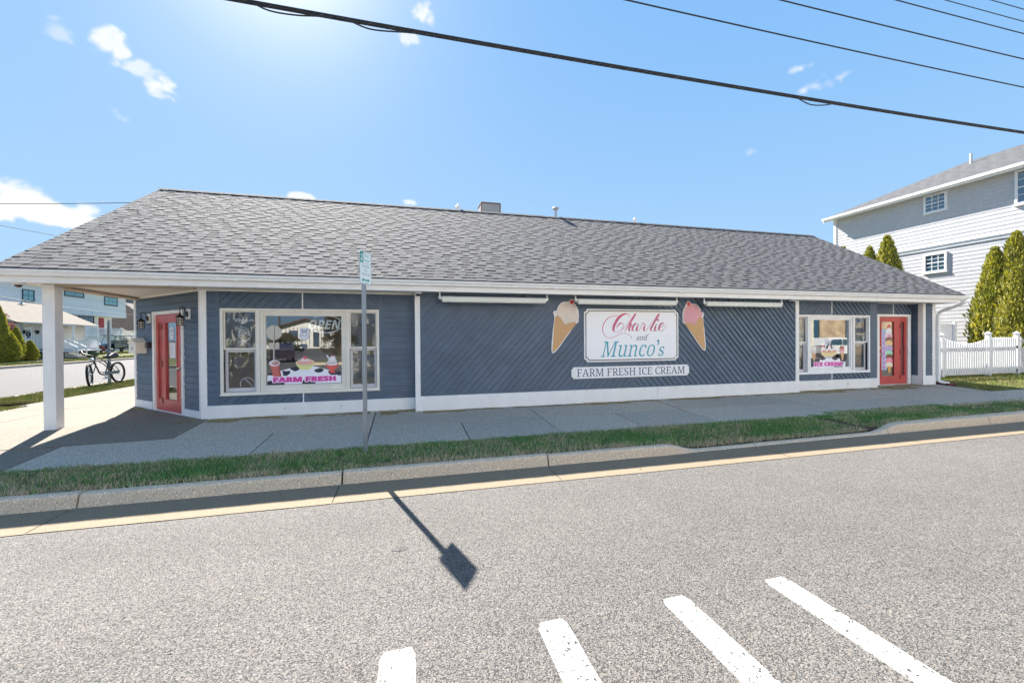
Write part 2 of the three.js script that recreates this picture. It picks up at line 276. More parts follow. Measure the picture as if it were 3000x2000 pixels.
// gutter pan of concrete beside the kerb
const pan = new THREE.Group(); pan.name = 'gutter_pan'; pan.userData.kind = 'structure'; scene.add(pan);
const panJ = [-60, -30, -14, -8, -3.5, -0.80, 1.93, 5.62, 8.5, 11.4, 14.4, 18, 30, 60];
const panEdge = (x) => 3.87 - 0.006 * Math.max(0, x - 4) + 0.012 * (fbm(x * 2.1, 3, 4) - 0.5);
for (let i = 0; i + 1 < panJ.length; i++) {
  const a = panJ[i] + 0.006, b = panJ[i + 1] - 0.006, n = Math.max(2, Math.min(60, Math.round((b - a) * 8)));
  const g = sheet(range(a, b, n), range(0, 1, 3), (x, t) => 0), p = g.attributes.position;
  for (let k = 0; k < p.count; k++) { const x = p.getX(k), t = p.getZ(k); p.setXYZ(k, x, ROAD + lerp(0.016, 0.006, t) + 0.002 * (fbm(x * 3, t * 2, 3) - 0.5), lerp(3.20, panEdge(x), t)); }
  g.computeVertexNormals(); boxUV(g); mesh('concrete_slab', g, M.pan, pan);
}
// kerb: rounded concrete segments, dropped at the old driveway
const kerb = new THREE.Group(); kerb.name = 'kerb'; kerb.userData.kind = 'structure'; scene.add(kerb);
const kerbDrop = (x) => sm(3.9, 4.5, x) * (1 - sm(8.3, 9.1, x));
const kerbBack = (x) => 3.14 - 0.022 * Math.max(0, x - 4) - 0.09 * sm(8.3, 9.3, x);
const kerbFoot = (x) => 3.29 - 0.02 * Math.max(0, x - 4) - 0.02 * sm(8, 9, x);
const kJ = [-60, -30, -14, -8, -3.46, -0.775, 1.955, 5.6, 8.68, 11.6, 14.5, 18, 30, 60];
for (let i = 0; i + 1 < kJ.length; i++) {
  const a = kJ[i] + R(0.006, 0.014), b = kJ[i + 1] - R(0.006, 0.012), n = Math.max(2, Math.min(110, Math.round((b - a) * 22))), dy = R(-0.006, 0.006);
  const S = (x) => { const d = kerbDrop(x), top = -0.180 - 0.115 * d + dy, zb = kerbBack(x), zf = kerbFoot(x), rz = zf - 0.035; return [[zb, ROAD - 0.08], [zb, top - 0.006], [zb + 0.012, top], [rz - 0.045, top - 0.001], [rz - 0.018, top - 0.008], [rz, top - 0.03 * (1 - 0.5 * d)], [lerp(rz, zf, 0.5), lerp(top - 0.03, ROAD, 0.55)], [zf, ROAD - 0.002], [zf, ROAD - 0.08]]; };
  const P = [];
  const pt = (x) => S(x).map((s, k) => { const e = (k > 1 && k < 8 ? 0.010 : 0) * (fbm(x * 7 + k * 3, k * 2.7, 4) - 0.5); return [x, s[1] + e, s[0] + e * 0.8]; });
  let A = pt(a);
  const q = (p) => P.push(...p);
  for (let k = 2; k + 1 < A.length; k++) { q(A[0]); q(A[k - 1]); q(A[k]); }
  for (let j = 1; j <= n; j++) { const B = pt(lerp(a, b, j / n)); for (let k = 0; k + 1 < A.length; k++) { q(A[k]); q(A[k + 1]); q(B[k + 1]); q(A[k]); q(B[k + 1]); q(B[k]); } A = B; }
  for (let k = 2; k + 1 < A.length; k++) { q(A[0]); q(A[k]); q(A[k - 1]); }
  const g = new THREE.BufferGeometry(); g.setAttribute('position', new THREE.BufferAttribute(new Float32Array(P), 3)); g.computeVertexNormals(); boxUV(g);
  mesh('kerb_stone', g, M.kerb, kerb);
}
// pavement: separate slabs with open joints
const walk = new THREE.Group(); walk.name = 'pavement'; walk.userData.kind = 'structure'; scene.add(walk);
function slab(pts, mat, lift = 0) {                       // pts: [x,z] any winding
  let area = 0; pts.forEach((p, i) => { const q = pts[(i + 1) % pts.length]; area += p[0] * q[1] - p[1] * q[0]; });
  const c = pts.reduce((s, p) => [s[0] + p[0] / pts.length, s[1] + p[1] / pts.length], [0, 0]);
  let poly = pts.map(([x, z]) => { const dx = c[0] - x, dz = c[1] - z, l = Math.hypot(dx, dz); return [x + dx / l * 0.012, z + dz / l * 0.012]; });
  poly = poly.map(([x, z]) => [x, -z]); if (area > 0) poly.reverse();
  const parts = [clip(poly, 0, 1, 0.24), clip(poly, 0, -1, -0.24)].filter((q) => q.length > 2).map((q) => plate(q, (x, y) => gy(-y) + lift, (x, y) => gy(-y) - 0.11));
  const g = merge(parts); g.rotateX(-Math.PI / 2);
  mesh('concrete_slab', boxUV(g), mat, walk);
}
const wEdge = 2.25, wMid = 1.09;
const outerJ = [-2.15, -0.59, 1.0, 2.59, 4.18, 5.77, 7.36, 8.95, 10.54, 12.13, 13.72, 15.3, 16.9, 18.5, 20, 21.4, 22.8, 24.4, 26, 29, 32, 36, 40, 50];
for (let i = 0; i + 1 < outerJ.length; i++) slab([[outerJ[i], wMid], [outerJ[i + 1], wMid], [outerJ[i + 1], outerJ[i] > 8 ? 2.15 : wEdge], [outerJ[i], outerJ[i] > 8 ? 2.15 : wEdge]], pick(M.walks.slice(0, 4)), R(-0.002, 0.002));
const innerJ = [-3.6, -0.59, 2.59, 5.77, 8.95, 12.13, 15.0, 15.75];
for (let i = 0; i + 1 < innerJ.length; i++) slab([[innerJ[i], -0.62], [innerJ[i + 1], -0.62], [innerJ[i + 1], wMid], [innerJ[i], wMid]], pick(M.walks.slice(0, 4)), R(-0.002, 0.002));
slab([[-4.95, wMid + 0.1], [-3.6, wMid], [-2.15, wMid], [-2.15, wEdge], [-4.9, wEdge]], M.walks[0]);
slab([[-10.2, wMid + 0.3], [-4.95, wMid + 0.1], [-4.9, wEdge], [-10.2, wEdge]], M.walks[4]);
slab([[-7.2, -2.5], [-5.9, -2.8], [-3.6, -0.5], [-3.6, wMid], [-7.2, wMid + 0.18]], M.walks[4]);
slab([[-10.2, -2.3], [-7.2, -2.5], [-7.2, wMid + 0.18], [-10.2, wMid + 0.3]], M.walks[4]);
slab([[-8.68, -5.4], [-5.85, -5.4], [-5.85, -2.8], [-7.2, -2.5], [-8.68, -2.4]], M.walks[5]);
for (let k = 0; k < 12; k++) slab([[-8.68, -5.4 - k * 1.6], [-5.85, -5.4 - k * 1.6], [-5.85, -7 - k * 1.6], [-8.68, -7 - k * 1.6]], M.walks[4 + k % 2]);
// moss and rust stains that run along the foot of the wall
{
  const N = 512, d = new Uint8Array(N * 128 * 4);
  for (let y = 0; y < 128; y++) for (let x = 0; x < N; x++) { const n = fbm(x / N * 9, y / 128 * 2.2, 5, 0, 61), m = fbm(x / N * 60, y / 128 * 14, 3, 0, 62), k = clamp((n * 0.8 + m * 0.45 - 0.42 - 0.45 * Math.abs(y / 128 - 0.42)) * 3.2, 0, 0.8), o = (y * N + x) * 4, v = fbm(x / N * 20, y / 128 * 5, 3, 0, 63); d[o] = 150 + 40 * v; d[o + 1] = 128 + 34 * v; d[o + 2] = 78 + 30 * v; d[o + 3] = 255 * k; }
  const t = new THREE.DataTexture(d, N, 128); t.magFilter = THREE.LinearFilter; t.colorSpace = THREE.SRGBColorSpace; t.needsUpdate = true; t.wrapS = THREE.RepeatWrapping;
  const stainMat = std([0.85, 0.85, 0.85], 0.95, { map: t, transparent: true });
  for (const [x0, x1, z0, z1] of [[-3.55, -0.7, -0.19, 0.16], [-0.5, 0.3, -0.19, 0.22], [0.35, 3.4, 0.04, 0.26], [3.0, 6.4, 0.04, 0.30], [6.2, 10.1, 0.04, 0.30], [10.2, 13.4, -0.10, 0.34], [13.3, 15.3, -0.40, 0.36]]) {
    const P = [[x0, z0], [x0, z1], [x1, z1], [x0, z0], [x1, z1], [x1, z0]], U = (x1 - x0) / 3.4, g = new THREE.BufferGeometry();
    g.setAttribute('position', new THREE.BufferAttribute(new Float32Array(P.flatMap((p) => [p[0], gy(p[1]) + 0.006, p[1]])), 3)); g.setAttribute('uv', new THREE.BufferAttribute(new Float32Array([x0, 0, x0, 1, x0 + U, 1, x0, 0, x0 + U, 1, x0 + U, 0].map((v) => v)), 2)); g.computeVertexNormals(); mesh('stain', g, stainMat, walk);
  }
  const P2 = [[-5.6, -2.35], [-3.75, -0.1], [-4.3, 0.35], [-6.0, -1.9]], g2 = new THREE.BufferGeometry(); g2.setAttribute('position', new THREE.BufferAttribute(new Float32Array([0, 2, 1, 0, 3, 2].flatMap((i) => [P2[i][0], gy(P2[i][1]) + 0.007, P2[i][1]])), 3)); g2.setAttribute('uv', new THREE.BufferAttribute(new Float32Array([0, 0, 0.7, 1, 0.7, 0, 0, 0, 0, 1, 0.7, 1]), 2)); g2.computeVertexNormals(); mesh('stain', g2, stainMat, walk);
}
// soil beds and beyond
structure('verge_soil', sheet(range(-40, 60, 200), range(0, 1, 4), () => 0), M.soil);
{ const g = scene.children[scene.children.length - 1].geometry, p = g.attributes.position; for (let k = 0; k < p.count; k++) { const x = p.getX(k), t = p.getZ(k), z = lerp(2.12, kerbBack(x) + 0.002, t); p.setXYZ(k, x, gy(z) - 0.012 - 0.09 * kerbDrop(x) * sm(0.3, 1, t), z); } g.computeVertexNormals(); boxUV(g); }
structure('side_verge', merge([sheet(range(-10.42, -8.66, 4), range(-60, -3.95, 30), () => -0.03), sheet(range(-9.9, -8.35, 4), range(-3.2, -2.2, 4), () => -0.01)]), M.soil);
const sk = structure('side_kerb', box(-10.55, -10.40, -0.3, -0.02, -80, -3.9), M.kerb);
structure('right_lawn', sheet(range(15.75, 60, 30), range(-12, 1.15, 12), (x, z) => gy(z) - 0.02), M.lawn);
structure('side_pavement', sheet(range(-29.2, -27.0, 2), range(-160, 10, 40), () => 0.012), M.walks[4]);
const farY = (x) => x > -23.6 ? -0.15 : x > -27 ? 0.0 : lerp(0.0, 0.25, sm(-27, -31, x));
structure('far_lawn', sheet([-120, -60, -45, -36, -33, -31, -30, -29, -28, -27, -26, -25, -24, -23.72], range(-170, 10, 60), (x, z) => farY(x) - (x > -29.2 && x < -27 ? 0.02 : 0)), M.lawn);
structure('far_kerb', box(-23.74, -23.5, -0.3, 0.005, -170, 10), M.kerb);
structure('near_lawn_behind', sheet(range(-5.9, 15.7, 6), range(-60, -8.6, 6), () => -0.05), M.lawn);

// grass blades
function blades(name, label, n, place, h0, h1, tones, w = 0.005) {
  const g = new THREE.BufferGeometry();
  g.setAttribute('position', new THREE.BufferAttribute(new Float32Array([-1, 0, 0, 1, 0, 0, 0.55, 0.55, 0.12, -1, 0, 0, 0.55, 0.55, 0.12, -0.5, 0.55, 0.12, -0.5, 0.55, 0.12, 0.55, 0.55, 0.12, 0.1, 1, 0.42]), 3)); g.computeVertexNormals();
  g.setAttribute('uv', new THREE.BufferAttribute(new Float32Array(18), 2));
  const m = new THREE.InstancedMesh(g, std([1, 1, 1], 0.85), n), q = new THREE.Matrix4(), e = new THREE.Euler(), c = new THREE.Color();
  for (let i = 0; i < n; i++) {
    const [x, y, z, k] = place(); e.set(R(-0.5, 0.5), R(0, 6.28), R(-0.45, 0.45));
    const h = R(h0, h1) * (0.45 + 1.15 * fbm(x * 5.5, z * 5.5, 2, 0, 15)) * (0.75 + 0.5 * (k ?? 0.5));
    q.compose(V3(x, y, z), new THREE.Quaternion().setFromEuler(e), V3(w * R(0.6, 1.2), h, h)); m.setMatrixAt(i, q);
    const dry = rnd() < clamp(0.20 + 1.6 * ((k ?? 0.5) - 0.45), 0.06, 0.85), t = dry ? tones[1] : tones[0], v = R(0.6, 1.35);
    m.setColorAt(i, c.setRGB(t[0] * v, t[1] * v * R(0.92, 1.08), t[2] * v));
  }
  m.name = name; m.castShadow = m.receiveShadow = true; m.userData.kind = 'stuff'; tag(m, label, 'grass'); scene.add(m);
}
const GT = [[0.12, 0.27, 0.07], [0.50, 0.42, 0.28]], GL = [[0.19, 0.225, 0.032], [0.32, 0.26, 0.095]];
blades('verge_grass', 'narrow strip of green and dry grass between pavement and kerb', 120000, () => {
  for (;;) {
    const x = rnd() < 0.8 ? R(-6, 12) : R(12, 30), z0 = (x > 8.5 ? 2.04 : 2.22) + 0.10 * (fbm(x * 2.3, 1, 4) - 0.5), z = R(z0, kerbBack(x) + 0.012);
    if (Math.abs(x - (7.85 + (z - 2.22) * 0.75)) < 0.06 + 0.12 * (z - 2.12)) continue;
    const n = fbm(x * 1.1, z * 1.4, 4, 0, 5), edge = sm(kerbBack(x) - 0.25, kerbBack(x), z);
    if (rnd() < 0.35 * edge) continue;
    return [x, gy(z) - 0.014 - 0.09 * kerbDrop(x) * sm(0.3, 1, (z - 2.12) / (kerbBack(x) - 2.12)), z, clamp(n + 0.32 * edge, 0, 1)];
  }
}, 0.026, 0.066, GT, 0.0042);
blades('side_verge_grass', 'sunlit grass strip beside the side street under the bicycle', 45000, () => { if (rnd() < 0.06) { const x = R(-9.9, -8.37), z = R(-3.15, -2.3); return [x, -0.012, z, 0.5]; } const z = -4 - 32 * rnd() * rnd(), x = R(-10.4, -8.68 + 0.06 * (fbm(z * 2, 4, 3) - 0.5)); return [x, -0.03, z, 0.3 + 0.5 * fbm(x * 2, z, 3)]; }, 0.03, 0.07, GL, 0.008);
blades('right_lawn_grass', 'small sunlit lawn in front of the white picket fence', 26000, () => { for (;;) { const x = R(15.85, 30), z = R(-3.4, 1.1); if (x < 16.1 && z < 0.15) continue; if (z > lerp(1.05, 0.85, sm(15.8, 18, x))) continue; if (x < 15.78 + 0.35 * (1.0 - z)) continue; return [x, gy(z) - 0.02, z, fbm(x, z * 1.6, 3)]; } }, 0.025, 0.06, GL, 0.007);
blades('far_lawn_grass', 'sunlit lawn before the houses across the side street', 60000, () => { const x = rnd() < 0.45 ? R(-26.9, -23.75) : R(-31.5, -29.2), z = -20 - 50 * rnd(); return [x, farY(x), z, 0.3 + 0.5 * fbm(x, z * 0.4, 3)]; }, 0.04, 0.09, GL, 0.02);
// loose grit and leaf crumbs lying along the gutter
{ const L = []; for (let i = 0; i < 150; i++) { const x = R(-4, 12), z = rnd() < 0.7 ? kerbFoot(x) + 0.02 + 0.3 * rnd() * rnd() : R(3.6, 6.2), g = new THREE.DodecahedronGeometry(R(0.003, 0.009)); g.scale(1, 0.5, R(0.6, 1.6)); g.rotateY(R(0, 6)); g.translate(x, ROAD + 0.014, z); L.push(flat(g)); }
  const m = mesh('grit', L, std([0.12, 0.10, 0.075], 0.9)); m.userData.kind = 'stuff'; tag(m, 'loose dark grit scattered along the gutter', 'grit'); }
// gravel in the gap of the verge
{ const L = []; for (let i = 0; i < 130; i++) { const t = rnd(), g = new THREE.DodecahedronGeometry(R(0.008, 0.02)); g.scale(1, 0.6, R(0.7, 1.2)); g.rotateY(R(0, 6)); const z = lerp(2.27, 3.0, t); g.translate(7.85 + (z - 2.22) * 0.75 + R(-1, 1) * (0.06 + 0.1 * t), gy(z) - 0.012 - 0.085 * kerbDrop(7.9) * t, z); L.push(flat(g)); }
  const m = mesh('gravel', L, std([0.30, 0.29, 0.28], 0.9)); m.userData.kind = 'stuff'; tag(m, 'pale gravel filling the gap in the grass verge', 'gravel'); }

// ---------------------------------------------------------------- the shop
const shop = thing('shop_building', 'long low blue-grey clapboard ice cream shop with grey shingle roof and white trim', 'shop');
const FL = facing(-0.236), FM = facing(0), FR = facing(-0.14), FD = facing(-0.42);
const SQ = Math.SQRT1_2, FC = new Frame([-3.72, 0, -0.236], [SQ, 0, SQ], [0, 1, 0], [-SQ, 0, SQ]);
const FS = new Frame([15.21, 0, 0], [0, 0, 1], [0, 1, 0], [-1, 0, 0]);     // side of the entrance recess: u = z
const TOP = 2.455, A45 = 47.3, DX = 0.1175, CB = 0.132, LAP = 0.019;
const sheathing = M.blueTrim;
// walls (solid, with openings)
const wallLeft = mesh('wall', wallGeo(FL, -3.72, 0.22, -0.03, TOP, -0.14, -0.016, [[-3.40, -0.54, 0.45, 2.08]]), sheathing, shop);
const wallMid = mesh('wall', FM.box(0.24, 10.24, -0.05, TOP, -0.14, -0.016), sheathing, shop);
const wallRight = mesh('wall', wallGeo(FR, 10.24, 13.31, -0.03, TOP, -0.14, -0.016, [[10.30, 13.02, 0.47, 2.07]]), sheathing, shop);
const wallDoor = mesh('wall', wallGeo(FD, 13.32, 15.21, -0.03, TOP, -0.14, -0.016, [[13.76, 15.08, -0.02, 2.10]]), sheathing, shop);
const wallCorner = mesh('wall', wallGeo(FC, -3.14, -0.02, -0.03, TOP, -0.14, -0.016, [[-2.16, -0.79, -0.02, 2.06]]), sheathing, shop);
const wallSide = mesh('wall', FS.box(-0.43, -0.156, -0.03, TOP, -0.16, 0), sheathing, shop);
const wallEnd = mesh('wall', merge([FR.box(15.212, 15.72, -0.03, TOP, -0.14, -0.016), box(15.58, 15.70, -0.03, TOP, -8.6, -0.30), box(13.19, 13.31, -0.03, TOP, -0.42, -0.28)]), sheathing, shop);
mesh('wall', merge([box(-5.94, -5.82, -0.03, TOP, -8.6, -2.50), box(-5.94, 15.70, -0.03, TOP, -8.72, -8.60)]), sheathing, shop);
mesh('interior_floor', box(-5.8, 15.56, -0.06, -0.012, -8.58, -0.58), M.roomFloor, shop);
mesh('interior_wall', merge([box(-5.7, 15.5, 0, TOP, -5.3, -5.2), box(3.2, 3.3, 0, TOP, -5.2, -0.2)]), M.room, shop);
mesh('counter', merge([rbox(-2.6, 2.4, 0, 1.05, -3.2, -2.5, 0.01), rbox(10.6, 13.2, 0, 1.05, -3.0, -2.4, 0.01)]), std([0.45, 0.42, 0.38], 0.6), shop);
// left front: clapboard, diagonal boards, trim
const S0 = 0.24;
lapped(FL, -3.64, -3.50, S0, TOP, -0.016, 0, CB, LAP, M.blues, wallLeft, 'clapboard');
lapped(FL, -0.45, 0.15, S0, TOP, -0.016, 0, CB, LAP, M.blues, wallLeft, 'clapboard');
for (const [v0, v1] of [[2.10, TOP], [S0, 0.43]]) {
  lapped(FL, -3.42, -1.986, v0, v1, -0.016, 45, DX, LAP, M.blues, wallLeft, 'diagonal_board', 0, 0.018);
  lapped(FL, -1.964, -0.53, v0, v1, -0.016, -45, DX, LAP, M.blues, wallLeft, 'diagonal_board', 0, 0.018);
  mesh('divider_strip', FL.box(-1.986, -1.964, v0, v1 - 0.001, -0.016, 0.006), M.white, wallLeft);
}
for (const [a, b] of [[-3.50, -3.422], [-0.529, -0.45], [0.15, 0.22]]) mesh('trim_board', FL.box(a, b, S0, TOP, -0.016, 0.004), M.blueTrim, wallLeft);
mesh('corner_trim', merge([FL.rbox(-3.745, -3.64, -0.02, TOP - 0.03, -0.016, 0.018, 0.004), FC.rbox(-0.10, 0.002, -0.02, TOP - 0.03, -0.016, 0.016, 0.004)]), M.whiteWood, shop);
mesh('base_board', FL.rbox(-3.638, 0.218, -0.03, S0, -0.016, 0.03, 0.004), M.white, shop);
mesh('frieze', merge([FL.box(-3.72, 0.235, TOP - 0.032, TOP, -0.005, 0.026), FC.box(-3.12, -0.0, TOP - 0.032, TOP, -0.005, 0.026)]), M.cream, shop);
// middle
const mids = M.blues;
lapped(FM, 0.31, 5.215, 0.29, TOP, -0.016, A45, DX, LAP + 0.004, mids, wallMid, 'diagonal_board', 0, 0.018);
lapped(FM, 5.295, 10.16, 0.29, TOP, -0.016, -A45, DX, LAP + 0.004, mids, wallMid, 'diagonal_board', 0, 0.018);
mesh('trim_board', FM.box(5.215, 5.295, 0.29, TOP, -0.016, 0.008), M.blueTrim, wallMid);
mesh('corner_trim', FM.rbox(0.205, 0.31, -0.03, TOP, -0.24, 0.018, 0.004), M.whiteWood, shop);
mesh('corner_trim', FM.rbox(10.16, 10.275, -0.05, TOP, -0.16, 0.018, 0.004), M.whiteWood, shop);
mesh('base_board', FM.rbox(0.203, 5.915, -0.05, 0.289, -0.016, 0.032, 0.004), M.white, shop);
mesh('base_board', FM.rbox(5.921, 10.278, -0.05, 0.289, -0.016, 0.032, 0.004), M.white, shop);
// right front
for (const [v0, v1] of [[2.09, TOP], [0.262, 0.45]]) {
  lapped(FR, 10.28, 11.608, v0, v1, -0.016, 45, DX, LAP, M.blues, wallRight, 'diagonal_board', 0, 0.018);
  lapped(FR, 11.632, 13.04, v0, v1, -0.016, -45, DX, LAP + 0.003, M.blues, wallRight, 'diagonal_board', 0, 0.018);
  mesh('divider_strip', FR.box(11.608, 11.632, v0, v1 - 0.001, -0.016, 0.006), M.white, wallRight);
}
mesh('trim_board', FR.box(13.04, 13.31, 0.262, TOP, -0.016, 0.006), M.blueTrim, wallRight);
mesh('base_board', FR.rbox(10.28, 13.313, -0.04, 0.26, -0.016, 0.03, 0.004), M.white, shop);
lapped(FD, 13.33, 14.398, 2.13, TOP, -0.016, 45, DX, LAP, M.blues, wallDoor, 'diagonal_board', 0, 0.018);
lapped(FD, 14.422, 15.20, 2.13, TOP, -0.016, -45, DX, LAP + 0.003, M.blues, wallDoor, 'diagonal_board', 0, 0.018);
mesh('divider_strip', FD.box(14.398, 14.422, 2.13, TOP - 0.001, -0.016, 0.006), M.white, wallDoor);
mesh('trim_board', FD.box(15.12, 15.20, 0.25, 2.13, -0.016, 0.0), M.blueTrim, wallDoor);
mesh('trim_board', FS.box(-0.42, -0.265, 0.27, TOP, 0, 0.006), M.blueTrim, wallSide);
mesh('base_board', FS.rbox(-0.44, -0.142, -0.03, 0.27, 0, 0.022, 0.003), M.white, shop);
mesh('corner_trim', merge([FS.rbox(-0.265, -0.139, 0.27, TOP, 0, 0.012, 0.003), FR.rbox(15.214, 15.31, 0.27, TOP, -0.016, 0.004, 0.003)]), M.whiteWood, shop);
lapped(FR, 15.31, 15.60, 0.27, TOP, -0.016, 0, CB, LAP, M.blues, wallEnd, 'clapboard');
mesh('base_board', FR.rbox(15.188, 15.735, -0.04, 0.27, -0.016, 0.012, 0.003), M.white, shop);
mesh('corner_trim', FR.rbox(15.60, 15.735, 0.271, TOP, -0.20, 0.006, 0.003), M.whiteWood, shop);
// entrance corner
for (const [a, b, v0, v1] of [[-3.10, -2.20, 0.165, 2.08], [-0.74, -0.10, 0.135, 2.08], [-3.10, -0.10, 2.08, TOP]]) lapped(FC, a, b, v0, v1, -0.016, 0, CB, LAP, M.blues, wallCorner, 'clapboard', 0.135);
mesh('base_board', FC.rbox(-3.14, -2.21, -0.03, 0.163, -0.016, 0.026, 0.003), M.white, shop);
mesh('base_board', FC.rbox(-0.74, -0.10, -0.03, 0.133, -0.016, 0.026, 0.003), M.white, shop);
mesh('corner_trim', FC.rbox(-3.19, -3.10, -0.02, TOP - 0.03, -0.14, 0.016, 0.004), M.whiteWood, shop);

// windows: picture pane between two double-hung sashes
function frameRing(F, u0, u1, v0, v1, w, n0, n1, wb = w) { return [F.rbox(u0, u0 + w, v0, v1, n0, n1, 0.003), F.rbox(u1 - w, u1, v0, v1, n0, n1, 0.003), F.rbox(u0 + w, u1 - w, v1 - w, v1, n0, n1 - 0.001, 0.003), F.rbox(u0 + w, u1 - w, v0, v0 + wb, n0, n1 - 0.001, 0.003)]; }
const sashMat = std([0.62, 0.60, 0.63], 0.45, { map: T.grain });
function shopWindow(F, u0, u1, c0, c1, v0, v1, mat) {
  const w = mesh('window', merge([...frameRing(F, u0, u1, v0, v1, 0.05, -0.03, 0.014), F.rbox(u0 - 0.012, u1 + 0.012, v0 - 0.012, v0 + 0.006, -0.02, 0.03, 0.003), F.rbox(c0 - 0.07, c0 - 0.003, v0 + 0.05, v1 - 0.05, -0.1, 0.01, 0.003), F.rbox(c1 + 0.003, c1 + 0.07, v0 + 0.05, v1 - 0.05, -0.1, 0.01, 0.003)]), mat, shop);
  mesh('picture_frame', merge([...frameRing(F, c0, c1, v0 + 0.05, v1 - 0.05, 0.055, -0.11, -0.012, 0.075), ...frameRing(F, c0 + 0.055, c1 - 0.055, v0 + 0.125, v1 - 0.105, 0.034, -0.11, -0.03)]), mat, w);
  mesh('pane', F.box(c0 + 0.08, c1 - 0.08, v0 + 0.14, v1 - 0.13, -0.062, -0.058), M.glass, w);
  for (const [a, b] of [[u0 + 0.05, c0 - 0.07], [c1 + 0.07, u1 - 0.05]]) {
    const vm = lerp(v0, v1, 0.52);
    mesh('sash', merge(frameRing(F, a, b, vm, v1 - 0.05, 0.022, -0.07, -0.03, 0.034)), mat, w);
    mesh('sash', merge(frameRing(F, a + 0.006, b - 0.006, v0 + 0.05, vm - 0.002, 0.045, -0.11, -0.074, 0.075)), sashMat, w);
    mesh('pane', F.box(a + 0.018, b - 0.018, vm + 0.02, v1 - 0.06, -0.056, -0.052), M.wavyGlass, w);
    mesh('pane', F.box(a + 0.04, b - 0.04, v0 + 0.1, vm - 0.03, -0.094, -0.090), M.wavyGlass, w);
  }
  mesh('lining', merge([F.box(u0 + 0.002, u0 + 0.02, v0, v1, -0.16, -0.03), F.box(u1 - 0.02, u1 - 0.002, v0, v1, -0.16, -0.03), F.box(u0, u1, v1 - 0.02, v1 - 0.002, -0.16, -0.03), F.box(u0, u1, v0 + 0.002, v0 + 0.03, -0.16, -0.03)]), M.cream, w);
  return w;
}
shopWindow(FL, -3.42, -0.52, -2.74, -1.17, 0.43, 2.10, M.cream);
shopWindow(FR, 10.285, 13.04, 10.82, 12.40, 0.45, 2.08, M.white);

// doors with a narrow side light
function door(F, c0, c1, d0, d1, s0, s1, top, g, sg, flip) {     // casing, leaf, side light, leaf glass, side glass
  const cw = 0.085;
  mesh('door_casing', merge([F.rbox(c0, Math.min(d0, s0) - 0.004, -0.02, top + 0.07, -0.10, 0.022, 0.004), F.rbox(Math.max(d1, s1) + 0.004, c1, -0.02, top + 0.07, -0.10, 0.022, 0.004), F.rbox(c0 + 0.001, c1 - 0.001, top + 0.006, top + 0.075, -0.10, 0.024, 0.004), F.box(c0 + 0.05, c1 - 0.05, -0.03, 0.012, -0.14, 0.03)]), M.white, shop);
  const d = mesh('door', wallGeo(F, d0, d1, 0.018, top, -0.06, -0.018, [[g[0], g[1], g[2], g[3]]]), M.red, shop);
  mesh('glazing_bead', merge(frameRing(F, g[0] - 0.035, g[1] + 0.035, g[2] - 0.035, g[3] + 0.035, 0.035, -0.02, -0.008)), M.red, d);
  mesh('pane', F.box(g[0], g[1], g[2], g[3], -0.042, -0.038), M.glass, d);
  const sl = mesh('side_light', wallGeo(F, s0, s1, 0.018, top, -0.06, -0.02, [[sg[0], sg[1], g[2], g[3]]]), M.red, shop);
  mesh('glazing_bead', merge(frameRing(F, sg[0] - 0.02, sg[1] + 0.02, g[2] - 0.02, g[3] + 0.02, 0.02, -0.021, -0.011)), M.red, sl);
  mesh('pane', F.box(sg[0], sg[1], g[2], g[3], -0.042, -0.038), M.glass, sl);
  const hx = flip ? d0 + 0.06 : d1 - 0.06, hinge = flip ? d1 + 0.002 : d0 - 0.002;
  for (const y of [0.22, 1.0, 1.78]) mesh('hinge', F.box(hinge - 0.014, hinge + 0.014, y - 0.06, y + 0.06, -0.02, -0.008), std([0.12, 0.01, 0.012], 0.5), d);
  mesh('door_knob', F.put(merge([rod([hx, 0.93, -0.02], [hx, 0.93, 0.02], 0.016, 0.014, 14), at(flat(new THREE.SphereGeometry(0.03, 16, 12)), hx, 0.93, 0.04), rod([hx, 0.93, -0.019], [hx, 0.93, -0.01], 0.036, 0.036, 18)])), M.nickel, d);
  mesh('lock_plate', F.rbox(hx - 0.027, hx + 0.027, 1.08, 1.17, -0.019, -0.008, 0.004), M.brass, d);
  return d;
}
door(FC, -2.19, -0.75, -1.80, -0.83, -2.10, -1.806, 2.03, [-1.62, -1.11, 0.26, 1.86], [-1.985, -1.865], false);
door(FD, 13.73, 15.12, 13.825, 14.71, 14.716, 15.0, 2.06, [13.95, 14.47, 0.27, 1.91], [14.775, 14.90], true);
mesh('interior_back', merge([FD.box(13.6, 15.2, 0, 2.2, -0.95, -0.9)]), M.room, shop);

